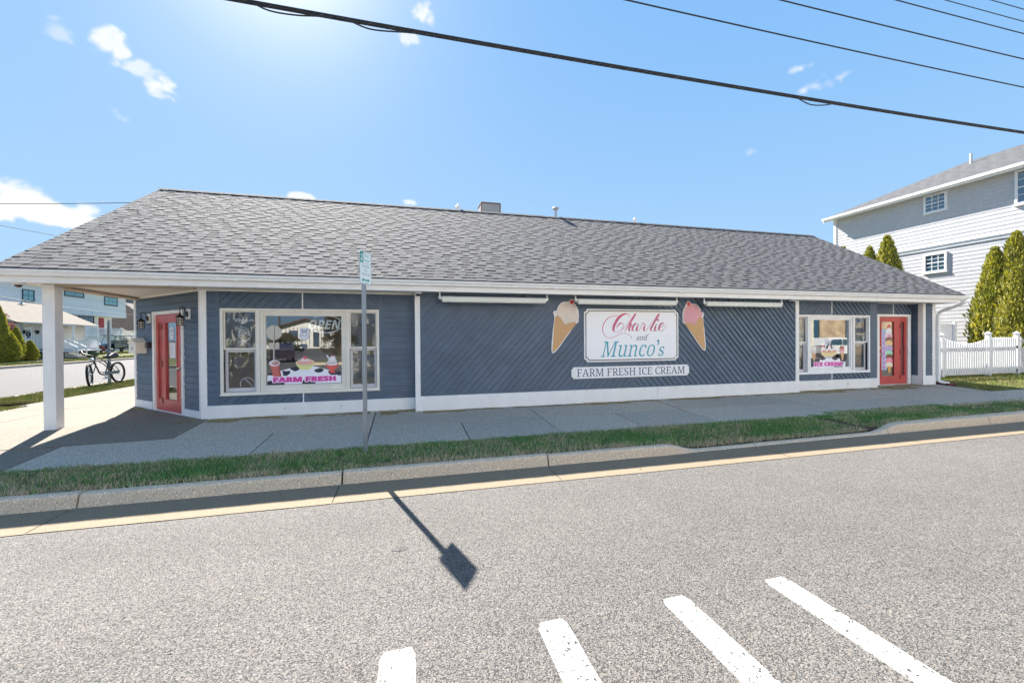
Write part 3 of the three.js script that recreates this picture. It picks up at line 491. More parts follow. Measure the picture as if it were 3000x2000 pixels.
// porch post, beam, soffit, fascia, gutter
mesh('porch_post', merge([rbox(-5.925, -5.752, -0.03, TOP - 0.005, -0.115, 0.062, 0.006)]), M.whiteWood, shop);
mesh('porch_beam', merge([box(-5.935, -5.742, 2.405, TOP - 0.002, -2.45, -0.118), box(-5.752, -3.75, 2.43, TOP - 0.002, -0.10, 0.05)]), std([0.62, 0.50, 0.40], 0.7, { map: T.wood }), shop);
mesh('soffit', merge([box(-6.20, 15.83, TOP, TOP + 0.02, -0.6, 0.40), box(-6.20, -3.2, TOP + 0.001, TOP + 0.021, -3.4, -0.6), box(-6.20, -5.8, TOP, TOP + 0.02, -8.8, -3.4), box(15.5, 15.83, TOP, TOP + 0.02, -8.8, -0.6), box(-6.2, 15.83, TOP, TOP + 0.02, -9.3, -8.5)]), M.cream, shop);
{ const L = []; for (let x = -6.1; x < 15.7; x += 0.062) { const g = box(-0.012, 0.012, TOP - 0.002, TOP + 0.001, 0.24, 0.37); g.rotateY(0); g.translate(x, 0, 0); L.push(g); } const v = mesh('soffit_slots', L, std([0.16, 0.13, 0.10], 0.9), shop); v.userData.kind = 'stuff'; }
mesh('ceiling', box(-5.8, 15.56, TOP + 0.022, TOP + 0.06, -8.58, -0.4), M.room, shop);
mesh('fascia', merge([rbox(-6.25, 4.55, 2.432, 2.60, 0.40, 0.425, 0.003), rbox(4.552, 15.85, 2.432, 2.60, 0.40, 0.425, 0.003)]), M.white, shop);
{ // ogee gutter, left, right end elbow
  const pr = [[0.427, 2.632], [0.427, 2.535], [0.50, 2.535], [0.515, 2.545], [0.522, 2.575], [0.545, 2.60], [0.552, 2.618], [0.552, 2.634], [0.545, 2.634], [0.545, 2.622], [0.535, 2.603], [0.510, 2.58], [0.503, 2.55], [0.435, 2.545], [0.435, 2.632]];
  const s = new THREE.Shape(pr.map((p) => new THREE.Vector2(-p[0], p[1])));
  const g = flat(new THREE.ExtrudeGeometry(s, { depth: 22.25, bevelEnabled: false })); g.rotateY(Math.PI / 2); g.translate(-6.32, 0, 0); 
  mesh('gutter', boxUV(g), M.gutter, shop);
  mesh('gutter_joint', merge([-2.9, 0.1, 3.1, 6.2, 9.3, 12.4].map((x) => box(x, x + 0.05, 2.533, 2.56, 0.427, 0.525))), M.gutter, shop);
}
mesh('downspout', merge([tube([[15.86, 2.53, 0.48], [15.86, 2.44, 0.46], [15.83, 2.34, 0.28], [15.80, 2.22, -0.02], [15.79, 2.14, -0.10], [15.79, 2.0, -0.11]], 0.045, 24, 8), box(15.75, 15.84, 0.10, 2.02, -0.16, -0.07), tube([[15.795, 0.14, -0.115], [15.80, 0.09, -0.08], [15.86, 0.05, 0.02], [15.93, 0.03, 0.08]], 0.045, 12, 8)]), M.gutter, shop);
// hose bibs on the base boards
for (const [F, u] of [[FL, -2.30], [FL, -1.26], [FR, 11.15], [FR, 12.15]]) mesh('hose_bib', F.put(merge([rod([u, 0.14, 0.03], [u, 0.14, 0.055], 0.012), rod([u - 0.02, 0.12, 0.05], [u + 0.02, 0.15, 0.05], 0.006)])), M.nickel, shop);

// roof: laminated shingles laid in courses
const RT = Math.atan(0.61), RC = Math.cos(RT), RSn = Math.sin(RT), RL = 5.447, FRoof = new Frame([0, 2.665, 0.5], [1, 0, 0], [0, RSn, -RC], [0, RC, RSn]), XL = -6.25, XR = 15.85;
const roof = mesh('roof', merge([FRoof.box(XL + 0.02, XR - 0.02, 0.0, RL, -0.10, -0.002), (() => { const F2 = new Frame([0, 2.665 + 0.61 * 4.65, -4.15], [-1, 0, 0], [0, RSn, RC], [0, RC, -RSn]); return F2.box(-XR + 0.02, -XL - 0.02, -RL, 0.0, -0.10, 0.004); })()]), M.roofBack, shop);
mesh('gable', merge([XL + 0.31, 15.58].map((x) => { const g = extrudePoly([[0.30, TOP + 0.03], [-4.15, 5.36], [-8.6, TOP + 0.03]], 0.1); g.rotateY(-Math.PI / 2); g.scale(1, 1, 1); const p = g.attributes.position; for (let i = 0; i < p.count; i++) p.setXYZ(i, x + Math.abs(p.getX(i)), p.getY(i), p.getZ(i)); g.computeVertexNormals(); return boxUV(g); })), M.blueTrim, shop);
mesh('rake_board', merge([FRoof.box(XL, XL + 0.018, -0.02, RL, -0.14, -0.006), FRoof.box(XR - 0.018, XR, -0.02, RL, -0.14, -0.006)]), M.white, shop);
{
  const tabs = [], rest = [], EXP = 0.1433, cam = camera.position, w = V3();
  const add = (u0, u1, v0, v1, nb, nt, n0, tone, tooth) => {
    w.set((u0 + u1) / 2, v0, 0).applyMatrix4(FRoof.m);
    const s = R(-0.004, 0.004), poly = [[u0, v0], [u1, v0], [u1 + s, v1], [u0 + s, v1]];
    const g = FRoof.put(plate(poly, (x, y) => lerp(nb, nt, (y - v0) / (v1 - v0)), () => n0));
    tabs.push({ g, tone, d: tooth === true ? w.distanceTo(cam) / Math.sqrt(u1 - u0) : 99 });
  };
  for (let k = 0; k < 38; k++) {
    const v0 = k * EXP - 0.015, v1 = Math.min(v0 + EXP + 0.012, RL + 0.02);
    let u = XL;
    while (u < XR - 0.01) { const e = Math.min(XR, u + R(0.16, 0.42)); add(u + 0.001, e - 0.001, v0, v1, 0.0075 + R(-0.0008, 0.001), 0.0015, -0.003, Math.floor(R(0, 5)), false); u = e; }
    u = XL + R(0, 0.2);
    while (u < XR - 0.1) { const e = Math.min(XR, u + R(0.12, 0.30)); add(u, e, v0 - 0.002, v1 - 0.004, 0.0125 + R(-0.0012, 0.0012), 0.0075, 0.001, Math.floor(R(0, 5)), true); const e2 = Math.min(XR, e + R(0.10, 0.30)); if (e2 > e + 0.04) add(e + 0.004, e2 - 0.004, v0 + EXP - R(0.052, 0.066), v1 - 0.003, 0.0056, 0.0034, -0.001, 5, 'dyed'); u = e2; }
  }
  tabs.sort((a, b) => a.d - b.d);
  const cols = [...M.shingles.map((m) => m.color), lin(0.036, 0.038, 0.048)];   // the last: the dark dyed band printed on the backing strip
  tabs.forEach((t, i) => {
    if (i < 300) mesh('shingle', t.g, M.shingles[t.tone], roof);
    else { const c = new Float32Array(t.g.attributes.position.count * 3); for (let k = 0; k < c.length; k += 3) { c[k] = cols[t.tone].r; c[k + 1] = cols[t.tone].g; c[k + 2] = cols[t.tone].b; } t.g.setAttribute('color', new THREE.BufferAttribute(c, 3)); rest.push(t.g); }
  });
  const m = mesh('shingles', mergeGeometries(rest), std([1, 1, 1], 0.95, { vertexColors: true, map: T.granule, bumpMap: T.granuleBump, bumpScale: 0.0016 }), roof); m.userData.kind = 'stuff';
  const ry = 2.665 + 0.61 * 4.65;
  for (let x = XL; x < XR - 0.05; x += 0.21) {
    const x1 = Math.min(XR, x + 0.26), j = R(-0.003, 0.003), P = [[0.13, -0.13 * 0.61 + 0.026], [0.03, 0.014], [0, 0.026], [-0.03, 0.014], [-0.13, -0.13 * 0.61 + 0.026]].map((p) => [p[0], p[1] + 0.004 + j]);
    const L = []; for (let i = 0; i < 4; i++) { const a = P[i], b = P[i + 1], q = (s, xx, l) => [xx, ry + s[1] + l, -4.15 + s[0]]; const A = q(a, x, 0.008), B = q(b, x, 0.008), C2 = q(b, x1, 0), D = q(a, x1, 0); L.push(...A, ...D, ...C2, ...A, ...C2, ...B); }
    const g = new THREE.BufferGeometry(); g.setAttribute('position', new THREE.BufferAttribute(new Float32Array(L), 3)); g.computeVertexNormals();
    mesh('ridge_cap', boxUV(g), M.shingles[Math.floor(R(0, 5))], roof);
  }
}
// things on the roof
{
  const h = thing('air_conditioner', 'white louvred air conditioning unit behind the shop roof ridge', 'air conditioner', [2.83, 4.84, -5.1]); h.scale.setScalar(0.84);
  mesh('housing', rbox(-0.38, 0.38, 0, 1.40, -0.38, 0.38, 0.02), std([0.34, 0.33, 0.33], 0.5, { map: T.grain }), h);
  mesh('top_panel', rbox(-0.40, 0.40, 1.40, 1.44, -0.40, 0.40, 0.01), std([0.20, 0.10, 0.09], 0.6), h);
  for (const s of [-1, 1]) mesh('corner_post', box(s * 0.385 - 0.02, s * 0.385 + 0.02, 0, 1.40, 0.365, 0.405), std([0.25, 0.14, 0.12], 0.6), h);
  for (let i = 0; i < 13; i++) mesh('louvre', box(-0.34 + i * 0.053, -0.31 + i * 0.053, 0.5, 1.36, 0.375, 0.392), std([0.40, 0.395, 0.39], 0.5), h);
  const v = thing('vent_pipe', 'galvanised roof vent pipe with round cap by the ridge', 'vent pipe', [4.97, 5.2, -4.32]);
  mesh('pipe', rod([0, 0, 0], [0, 0.62, 0], 0.045, 0.045, 16), M.galv, v);
  mesh('cap', merge([at(lathe([[0.0, 0.11], [0.05, 0.10], [0.105, 0.06], [0.11, 0.03], [0.08, 0.0], [0.05, 0.0]], 20), 0, 0.62, 0)]), M.galv, v);
  for (const [x, lab] of [[1.70, 'small white plastic roof vent beside the air conditioner'], [8.02, 'small white plastic roof vent far along the ridge']]) {
    const p = thing('plastic_vent', lab, 'roof vent', [x, 5.15, -4.35]);
    mesh('pipe', rod([0, 0, 0], [0, 0.54, 0], 0.035, 0.035, 14), M.vinyl, p); mesh('hood', merge([at(flat(new THREE.SphereGeometry(0.055, 14, 10)), -0.02, 0.57, 0), rod([-0.02, 0.56, 0], [-0.07, 0.50, 0.01], 0.045, 0.05, 12)]), M.vinyl, p);
  }
}

// ---------------------------------------------------------------- signs on the wall
const canvas = (w, h) => { const c = document.createElement('canvas'); c.width = w; c.height = h; return c; };
function print(c) { const t = new THREE.CanvasTexture(c); t.colorSpace = THREE.SRGBColorSpace; t.magFilter = THREE.LinearFilter; return t; }
function printed(c, roughness = 0.5, extra = {}) { return std([1, 1, 1], roughness, { map: print(c), ...extra }); }
function quad(F, u0, u1, v0, v1, n) { const g = flat(new THREE.PlaneGeometry(u1 - u0, v1 - v0)); g.translate((u0 + u1) / 2, (v0 + v1) / 2, n); return F.put(g); }
function spline(pts, per = 24) { const c = new THREE.CatmullRomCurve3(pts.map((p) => V3(p[0], p[1], 0)), false, 'centripetal'); return c.getPoints(pts.length * per); }
function pen(ctx, pts, thin, thick, fill) {              // broad-nib stroke: wide on downstrokes
  const P = spline(pts); ctx.fillStyle = fill;
  for (let i = 1; i < P.length; i++) {
    const dx = P[i].x - P[i - 1].x, dy = P[i].y - P[i - 1].y, l = Math.hypot(dx, dy) || 1, down = Math.max(0, (dy * 0.88 - dx * 0.47) / l), t = i / P.length, ease = Math.min(1, t * 5, (1 - t) * 5);
    const r = (thin + (thick - thin) * Math.pow(down, 1.6) * ease) / 2;
    ctx.beginPath(); ctx.arc(P[i].x, P[i].y, r, 0, 7); ctx.fill();
  }
}
function notched(u0, u1, v0, v1, r) {                    // rectangle with scooped corners
  const s = new THREE.Shape(); s.moveTo(u0 + r, v0); s.lineTo(u1 - r, v0); s.lineTo(u1 - r * 0.75, v0 + r * 0.6); s.lineTo(u1, v0 + r); s.lineTo(u1, v1 - r); s.lineTo(u1 - r * 0.75, v1 - r * 0.6); s.lineTo(u1 - r, v1); s.lineTo(u0 + r, v1); s.lineTo(u0 + r * 0.75, v1 - r * 0.6); s.lineTo(u0, v1 - r); s.lineTo(u0, v0 + r); s.lineTo(u0 + r * 0.75, v0 + r * 0.6); s.closePath(); return s;
}
{
  const s = thing('shop_sign', 'white framed shop sign with pink and teal script lettering', 'sign');
  const solid = (u0, u1, v0, v1, r, n0, n1) => { const g = flat(new THREE.ExtrudeGeometry(notched(u0, u1, v0, v1, r), { depth: n1 - n0, bevelEnabled: false })); g.translate(0, 0, n0); return FM.put(boxUV(g)); };
  const U0 = 4.0, U1 = 6.51, V0 = 0.92, V1 = 2.155;
  mesh('board', solid(U0, U1, V0, V1, 0.075, 0.004, 0.028), M.white, s);
  mesh('border_line', (() => { const o = notched(U0 + 0.035, U1 - 0.035, V0 + 0.035, V1 - 0.035, 0.075), i = notched(U0 + 0.053, U1 - 0.053, V0 + 0.053, V1 - 0.053, 0.073); o.holes.push(new THREE.Path(i.getPoints().reverse())); const g = flat(new THREE.ExtrudeGeometry(o, { depth: 0.0025, bevelEnabled: false })); g.translate(0, 0, 0.028); return FM.put(boxUV(g)); })(), std([0.035, 0.03, 0.03], 0.6), s);
  const c = canvas(1025, 550), x = c.getContext('2d');
  x.fillStyle = '#efedf0'; x.fillRect(0, 0, 1025, 550); x.translate(-545, -365);
  const pink = x.createLinearGradient(700, 380, 1000, 760); pink.addColorStop(0, '#c23a63'); pink.addColorStop(0.5, '#c8577c'); pink.addColorStop(1, '#b53f66');
  const L = [
    [[1018, 428], [1020, 402], [990, 388], [945, 398], [900, 432], [862, 490], [840, 545], [842, 588], [872, 606], [912, 590], [945, 545], [950, 508], [925, 496], [895, 515], [872, 552]],
    [[900, 412], [850, 414], [790, 432], [742, 482], [718, 548], [724, 610], [756, 655], [804, 668], [860, 650], [915, 622], [965, 614], [1010, 632], [1040, 655], [1044, 672]],
    [[912, 590], [948, 560], [1000, 500], [1050, 430], [1086, 392], [1080, 400], [1060, 438], [1010, 520], [962, 592]],
    [[968, 582], [995, 535], [1020, 505], [1036, 503], [1034, 520], [1014, 565], [1016, 588], [1032, 586], [1056, 562]],
    [[1116, 512], [1096, 500], [1070, 520], [1052, 558], [1058, 586], [1082, 580], [1106, 545], [1124, 506]], [[1124, 506], [1104, 560], [1106, 588], [1124, 584], [1146, 560]],
    [[1146, 560], [1166, 512], [1176, 494], [1184, 508], [1204, 508]], [[1204, 508], [1186, 562], [1190, 588], [1208, 584], [1232, 556]],
    [[1232, 556], [1290, 480], [1340, 408], [1362, 388], [1356, 404], [1330, 448], [1284, 530], [1266, 575], [1278, 590], [1298, 582], [1318, 558]],
    [[1336, 504], [1316, 560], [1318, 588], [1334, 586], [1360, 560]],
    [[1360, 560], [1396, 544], [1424, 515], [1418, 494], [1394, 500], [1368, 540], [1366, 576], [1386, 592], [1420, 570], [1450, 515]]];
  L.forEach((p, i) => pen(x, p, 4.5, i === 0 ? 30 : i === 1 ? 9 : 21, pink));
  x.beginPath(); x.arc(1352, 458, 13, 0, 7); x.fillStyle = '#b93c63'; x.fill();
  const words = (t, px, py, w, h, fill, skew, font) => { x.save(); x.font = font; const m = x.measureText(t).width; x.transform(w / m, 0, -skew, h, px, py); x.fillStyle = fill; x.fillText(t, 0, 0); x.restore(); };
  words('and', 1092, 697, 128, 1.0, '#33353c', 0.25, '84px serif'); pen(x, [[1212, 660], [1232, 640], [1252, 617]], 3, 6, '#33353c');
  words("Munco", 688, 888, 620, 1.0, '#3f9db0', 0.22, '252px serif'); 
  words("s", 1342, 886, 76, 1.0, '#2c8ea6', 0.22, '205px serif');
  pen(x, [[1356, 712], [1362, 730], [1348, 756]], 6, 14, '#2c8ea6'); x.beginPath(); x.arc(1354, 708, 15, 0, 7); x.fillStyle = '#2c8ea6'; x.fill();
  mesh('lettering', quad(FM, U0 + 0.069, U1 - 0.069, V0 + 0.061, V1 - 0.061, 0.0305), printed(c, 0.45), s);
  const f = thing('name_board', 'long narrow white board reading FARM FRESH ICE CREAM under the shop sign', 'sign');
  mesh('board', solid(3.685, 6.812, 0.545, 0.812, 0.05, 0.004, 0.026), M.white, f);
  const c2 = canvas(1280, 100), y = c2.getContext('2d'); y.fillStyle = '#e9e8ee'; y.fillRect(0, 0, 1280, 100); y.fillStyle = '#3c3c40'; y.font = '112px serif';
  const tw = y.measureText('FARM FRESH ICE CREAM').width; y.transform(1270 / tw, 0, 0, 1.06, 5, 92); y.fillText('FARM FRESH ICE CREAM', 0, 0);
  mesh('lettering', quad(FM, 3.795, 6.71, 0.578, 0.578 + 0.205, 0.0275), printed(c2, 0.5), f);
}
// cut-out cone signs
function coneSign(label, place, flip, scoopCol, spots, group) {
  const s = thing('cone_sign', label, 'cone sign', [0, 0, 0], 0, group);
  // drawn in metres in the frame of the vanilla cone (x 3.21..3.87, y 1.14..2.36), then placed
  const fx = (x) => flip ? place - (x - 3.21) : place + (x - 3.21);
  const shape = (pts, n0, n1, mat, name) => { const P = spline([...pts, pts[0]], 5).map((p) => [fx(p.x), p.y]); if (flip) P.reverse(); P.pop(); const g = extrudePoly(P, n1 - n0); g.translate(0, 0, n0); return mesh(name, g, mat, s); };
  const out = [[3.225, 1.14], [3.205, 1.20], [3.235, 1.62], [3.275, 1.98], [3.255, 2.05], [3.28, 2.10], [3.33, 2.10], [3.37, 2.20], [3.46, 2.29], [3.56, 2.315], [3.63, 2.32], [3.655, 2.36], [3.70, 2.37], [3.745, 2.36], [3.765, 2.31], [3.80, 2.24], [3.85, 2.15], [3.872, 2.03], [3.865, 1.90], [3.86, 1.84], [3.82, 1.825], [3.60, 1.55], [3.28, 1.16]];
  shape(out, 0.005, 0.022, M.white, 'backing');
  const waffle = (() => { const c = canvas(256, 256), q = c.getContext('2d'); q.fillStyle = '#d3a878'; q.fillRect(0, 0, 256, 256); q.strokeStyle = '#b98a5c'; q.lineWidth = 7; for (let k = -256; k < 512; k += 42) { q.beginPath(); q.moveTo(k, 0); q.lineTo(k + 200, 256); q.stroke(); q.beginPath(); q.moveTo(k + 150, 0); q.lineTo(k - 100, 256); q.stroke(); } const t = print(c); t.wrapS = t.wrapT = THREE.RepeatWrapping; t.repeat.set(2.4, 2.4); return std([1, 1, 1], 0.6, { map: t }); })();
  shape([[3.232, 1.17], [3.228, 1.22], [3.26, 1.62], [3.30, 1.96], [3.36, 2.0], [3.60, 1.95], [3.80, 1.84], [3.60, 1.58], [3.28, 1.19]], 0.0225, 0.0265, waffle, 'cone');
  shape([[3.285, 2.06], [3.31, 2.08], [3.36, 2.12], [3.40, 2.20], [3.48, 2.275], [3.58, 2.30], [3.68, 2.29], [3.77, 2.235], [3.83, 2.14], [3.852, 2.02], [3.845, 1.92], [3.84, 1.85], [3.79, 1.855], [3.72, 1.84], [3.64, 1.83], [3.56, 1.80], [3.52, 1.81], [3.47, 1.87], [3.43, 1.94], [3.36, 1.99], [3.31, 2.03]], 0.0268, 0.0305, std(scoopCol, 0.6, { map: T.grain }), 'scoop');
  shape([[3.655, 2.30], [3.66, 2.34], [3.685, 2.355], [3.70, 2.342], [3.72, 2.355], [3.745, 2.34], [3.75, 2.30], [3.725, 2.265], [3.68, 2.265]], 0.031, 0.0345, std([0.62, 0.035, 0.035], 0.4), 'cherry');
  if (spots) for (let i = 0; i < 16; i++) { const a = R(3.50, 3.80), b = R(2.06, 2.24); mesh('sprinkle', box(fx(a) - 0.008, fx(a) + 0.008, b - 0.003, b + 0.003, 0.0306, 0.032), std([0.42, 0.32, 0.27], 0.6), s); }
}
coneSign('vanilla ice cream cone cut-out sign with red cherry', 3.21, false, [0.76, 0.65, 0.55], true, null);
coneSign('pink ice cream cone cut-out sign with red cherry', 7.30, true, [0.74, 0.36, 0.40], false, null);
// strip lamps above the signs
[[0.74, 2.96, 'white strip lamp hanging under the eaves between the white corner trim and the vanilla cone'], [3.72, 6.22, 'white strip lamp hanging under the eaves over the script shop sign'], [7.08, 9.33, 'white strip lamp hanging under the eaves beyond the pink cone sign']].forEach(([a, b, label], i) => {
  const l = thing('strip_lamp', label, 'lamp', [0, 0, 0], 0, 'strip lamps over the wall signs');
  const h = extrudePoly([[0.255, 2.25], [0.345, 2.235], [0.36, 2.25], [0.36, 2.33], [0.335, 2.352], [0.265, 2.352], [0.25, 2.335]].map((p) => [-p[0], p[1]]), b - a); h.rotateY(Math.PI / 2); h.translate(a, 0, 0);
  mesh('housing', boxUV(h), std([0.70, 0.69, 0.62], 0.45, { map: T.grain }), l);
  mesh('diffuser', box(a + 0.02, b - 0.02, 2.232, 2.24, 0.27, 0.335), std([0.66, 0.66, 0.64], 0.3), l);
  for (const [x, s] of [[a - 0.045, 1], [b + 0.045, -1]]) mesh('hanger', merge([rod([x, TOP, 0.30], [x, 2.30, 0.30], 0.014), at(flat(new THREE.SphereGeometry(0.032, 14, 10)), x, 2.335, 0.30), rod([x, 2.325, 0.30], [x + s * 0.06, 2.30, 0.30], 0.018), rod([x - s * 0.01, 2.315, 0.30], [x + s * 0.05, 2.315, 0.30], 0.03, 0.03)]), std([0.74, 0.73, 0.68], 0.45), l);
});
for (const [x, label] of [[2.62, 'small grey junction box on the diagonal boards left of the vanilla cone'], [8.05, 'small grey junction box on the diagonal boards right of the pink cone']]) {
  const b = thing('junction_box', label, 'junction box'); mesh('box', FM.rbox(x - 0.05, x + 0.05, 2.345, 2.43, 0.0, 0.07, 0.005), std([0.10, 0.11, 0.13], 0.5), b); mesh('cover', FM.rbox(x - 0.042, x + 0.042, 2.352, 2.423, 0.07, 0.075, 0.002), std([0.13, 0.14, 0.16], 0.5), b);
}
// dome cameras under the eaves
for (const [x, z, label] of [[0.27, 0.12, 'white dome camera under the eaves above the first white corner trim'], [9.93, 0.12, 'white dome camera under the eaves beside the window with the ICE CREAM sticker'], [-6.06, 0.30, 'white dome camera with black bubble beside the porch post']]) {
  const c = thing('dome_camera', label, 'camera', [x, TOP, z], 0, 'dome cameras');
  mesh('base', at(lathe([[0, 0], [0.08, 0], [0.082, -0.018], [0.07, -0.045], [0.05, -0.05], [0, -0.05]], 22), 0, 0, 0), M.vinyl, c);
  mesh('bubble', at(lathe([[0.052, -0.046], [0.05, -0.062], [0.036, -0.082], [0.018, -0.092], [0, -0.095]], 20), 0, 0, 0), phys([0.01, 0.01, 0.012], 0.08, { clearcoat: 1 }), c);
}

// ---------------------------------------------------------------- stickers and signs in the windows
function blob(x, cx, cy, r, seed, col, sx = 1.4) { x.fillStyle = col; x.beginPath(); for (let i = 0; i <= 40; i++) { const a = i / 40 * 6.2832, q = r * (0.62 + 0.75 * vnoise(Math.cos(a) * 1.3 + seed, Math.sin(a) * 1.3 + seed * 2)); const px = cx + Math.cos(a) * q * sx, py = cy + Math.sin(a) * q; i ? x.lineTo(px, py) : x.moveTo(px, py); } x.fill(); }
function poly(x, pts, col) { x.fillStyle = col; x.beginPath(); pts.forEach((p, i) => i ? x.lineTo(...p) : x.moveTo(...p)); x.closePath(); x.fill(); }
function ell(x, cx, cy, rx, ry, col) { x.fillStyle = col; x.beginPath(); x.ellipse(cx, cy, rx, ry, 0, 0, 7); x.fill(); }
function fat(x, t, cx, by, w, size) { x.save(); x.font = `bold ${size}px sans-serif`; const m = x.measureText(t).width; x.translate(cx - w / 2, by); x.scale(w / m, 1); x.lineJoin = 'round'; x.strokeStyle = '#f3d9f0'; x.lineWidth = size * 0.30; x.strokeText(t, 0, 0); x.strokeStyle = '#d0429f'; x.lineWidth = size * 0.11; x.strokeText(t, 0, 0); x.fillStyle = '#d0429f'; x.fillText(t, 0, 0); x.restore(); }
function sticker(name, label, F, u0, u1, v0, v1, n, c, category = 'window sticker') { const m = mesh(name, quad(F, u0, u1, v0, v1, n), std([1, 1, 1], 0.45, { map: print(c), alphaTest: 0.5, side: THREE.DoubleSide })); return tag(m, label, category); }
{
  const W = 1000, H = 430, c = canvas(W, H), x = c.getContext('2d');
  x.save(); x.beginPath(); x.moveTo(0, H); x.lineTo(0, 270); x.quadraticCurveTo(120, 250, 250, 210); x.quadraticCurveTo(480, 130, 660, 180); x.quadraticCurveTo(850, 250, 1000, 262); x.lineTo(1000, H); x.closePath(); x.fillStyle = '#eceaf4'; x.fill(); x.clip();
  [[50, 240, 60, 1], [370, 195, 62, 2], [250, 270, 40, 7], [700, 235, 46, 3], [900, 260, 55, 4], [150, 400, 70, 5], [560, 400, 70, 6], [970, 285, 40, 8], [20, 420, 50, 9]].forEach((b) => blob(x, b[0], b[1], b[2], b[3], '#2b2b3c')); x.restore();
  // milkshake cup
  poly(x, [[40, 150], [150, 150], [165, 205], [190, 330], [80, 330], [55, 205]], '#c9685f'); poly(x, [[150, 150], [165, 205], [190, 330], [160, 330], [135, 205]], '#b4544f'); poly(x, [[28, 140], [165, 140], [158, 165], [40, 165]], '#b95c56'); ell(x, 96, 118, 72, 46, '#dcd3d6'); ell(x, 110, 118, 48, 28, '#b98583'); x.strokeStyle = '#c9c6d3'; x.lineWidth = 9; x.beginPath(); x.moveTo(88, 120); x.lineTo(86, 30); x.stroke();
  // sundae bowl
  ell(x, 505, 125, 130, 62, '#e9d2a0'); ell(x, 505, 122, 112, 50, '#e8b8b0'); for (let i = 0; i < 12; i++) { x.strokeStyle = ['#d98a8c', '#f3dbd6', '#c7686d'][i % 3]; x.lineWidth = 9; x.beginPath(); x.arc(505 + (i - 6) * 14, 112, 26, 0.2, 2.6); x.stroke(); } ell(x, 500, 80, 56, 34, '#ecd3d6'); ell(x, 505, 45, 30, 24, '#d4626f');
  poly(x, [[376, 130], [634, 130], [600, 185], [556, 222], [450, 222], [408, 185]], '#dcdb93'); ell(x, 505, 130, 128, 26, '#e3c795'); ell(x, 505, 122, 110, 26, '#e0a7a3');
  // sundae glass
  poly(x, [[790, 150], [958, 150], [945, 200], [915, 232], [905, 260], [935, 280], [815, 280], [845, 260], [835, 232], [803, 200]], '#d8574f'); for (let i = 0; i < 7; i++) { x.strokeStyle = i % 2 ? '#e98178' : '#c0413d'; x.lineWidth = 8; x.beginPath(); x.moveTo(806 + i * 24, 154); x.lineTo(838 + i * 12, 228); x.stroke(); } ell(x, 874, 132, 90, 36, '#ded7d8'); for (let i = 0; i < 16; i++) ell(x, 800 + i * 10, 128 + 14 * Math.sin(i * 2.1), 12, 9, ['#5b5048', '#e8e2e0', '#cfc4c2'][i % 3]); poly(x, [[800, 125], [870, 20], [910, 25], [945, 125]], '#ddd5da'); ell(x, 880, 66, 40, 34, '#e9e2e6'); ell(x, 884, 20, 15, 13, '#c4566a'); x.strokeStyle = '#dcdbe2'; x.lineWidth = 22; x.lineCap = 'round'; x.beginPath(); x.moveTo(805, 20); x.lineTo(832, 66); x.stroke();
  fat(x, 'FARM FRESH', 500, 395, 860, 92);
  sticker('window_sticker', 'FARM FRESH window sticker with cow spots, milkshake and sundaes', FL, -2.635, -1.275, 0.60, 0.60 + 1.36 * 0.43, -0.055, c);
}
{
  const W = 800, H = 640, c = canvas(W, H), x = c.getContext('2d');
  x.save(); x.beginPath(); x.moveTo(0, H); x.lineTo(0, 440); x.quadraticCurveTo(150, 430, 260, 400); x.quadraticCurveTo(480, 340, 620, 430); x.lineTo(800, 470); x.lineTo(800, H); x.closePath(); x.fillStyle = '#eceaf4'; x.fill(); x.clip();
  [[70, 480, 90, 1], [280, 430, 50, 3], [560, 430, 65, 2], [740, 470, 60, 5], [640, 600, 80, 4], [10, 560, 60, 9]].forEach((b) => blob(x, b[0], b[1], b[2], b[3], '#41394a')); x.restore();
  const coneP = (cx, cy, a, b2) => { poly(x, [[cx - 45, cy], [cx + 50, cy], [cx + 20, cy + 200], [cx - 5, cy + 200]], '#d3a67c'); ell(x, cx, cy - 20, 58, 50, a); ell(x, cx, cy - 85, 50, 52, b2); };
  coneP(72, 285, '#d9cfc9', '#e4ddd8'); coneP(722, 285, '#e3b9be', '#b4776a'); ell(x, 722, 260, 60, 28, '#e79aa8');
  poly(x, [[230, 270], [600, 270], [580, 350], [500, 400], [330, 400], [250, 350]], '#e7cf9d'); ell(x, 415, 270, 185, 36, '#d9a77d'); for (let i = 0; i < 9; i++) ell(x, 260 + i * 38, 258, 26, 24, ['#e9d9d6', '#d8868c', '#d6a183'][i % 3]); for (const q of [[280, 200], [415, 190], [545, 200]]) { poly(x, [[q[0] - 70, q[1] + 50], [q[0] - 15, q[1] - 45], [q[0] + 15, q[1] - 45], [q[0] + 70, q[1] + 50]], '#efe6e4'); } poly(x, [[340, 190], [400, 90], [425, 95], [380, 220]], '#40382f'); poly(x, [[470, 210], [440, 100], [465, 95], [500, 190]], '#584a3c'); ell(x, 415, 410, 80, 22, '#b9c0c4');
  fat(x, 'ICE CREAM', 400, 600, 640, 110);
  sticker('window_sticker', 'ICE CREAM window sticker with banana split and two cones', FR, 10.925, 12.195, 0.605, 0.605 + 1.27 * 0.62, -0.055, c);
}
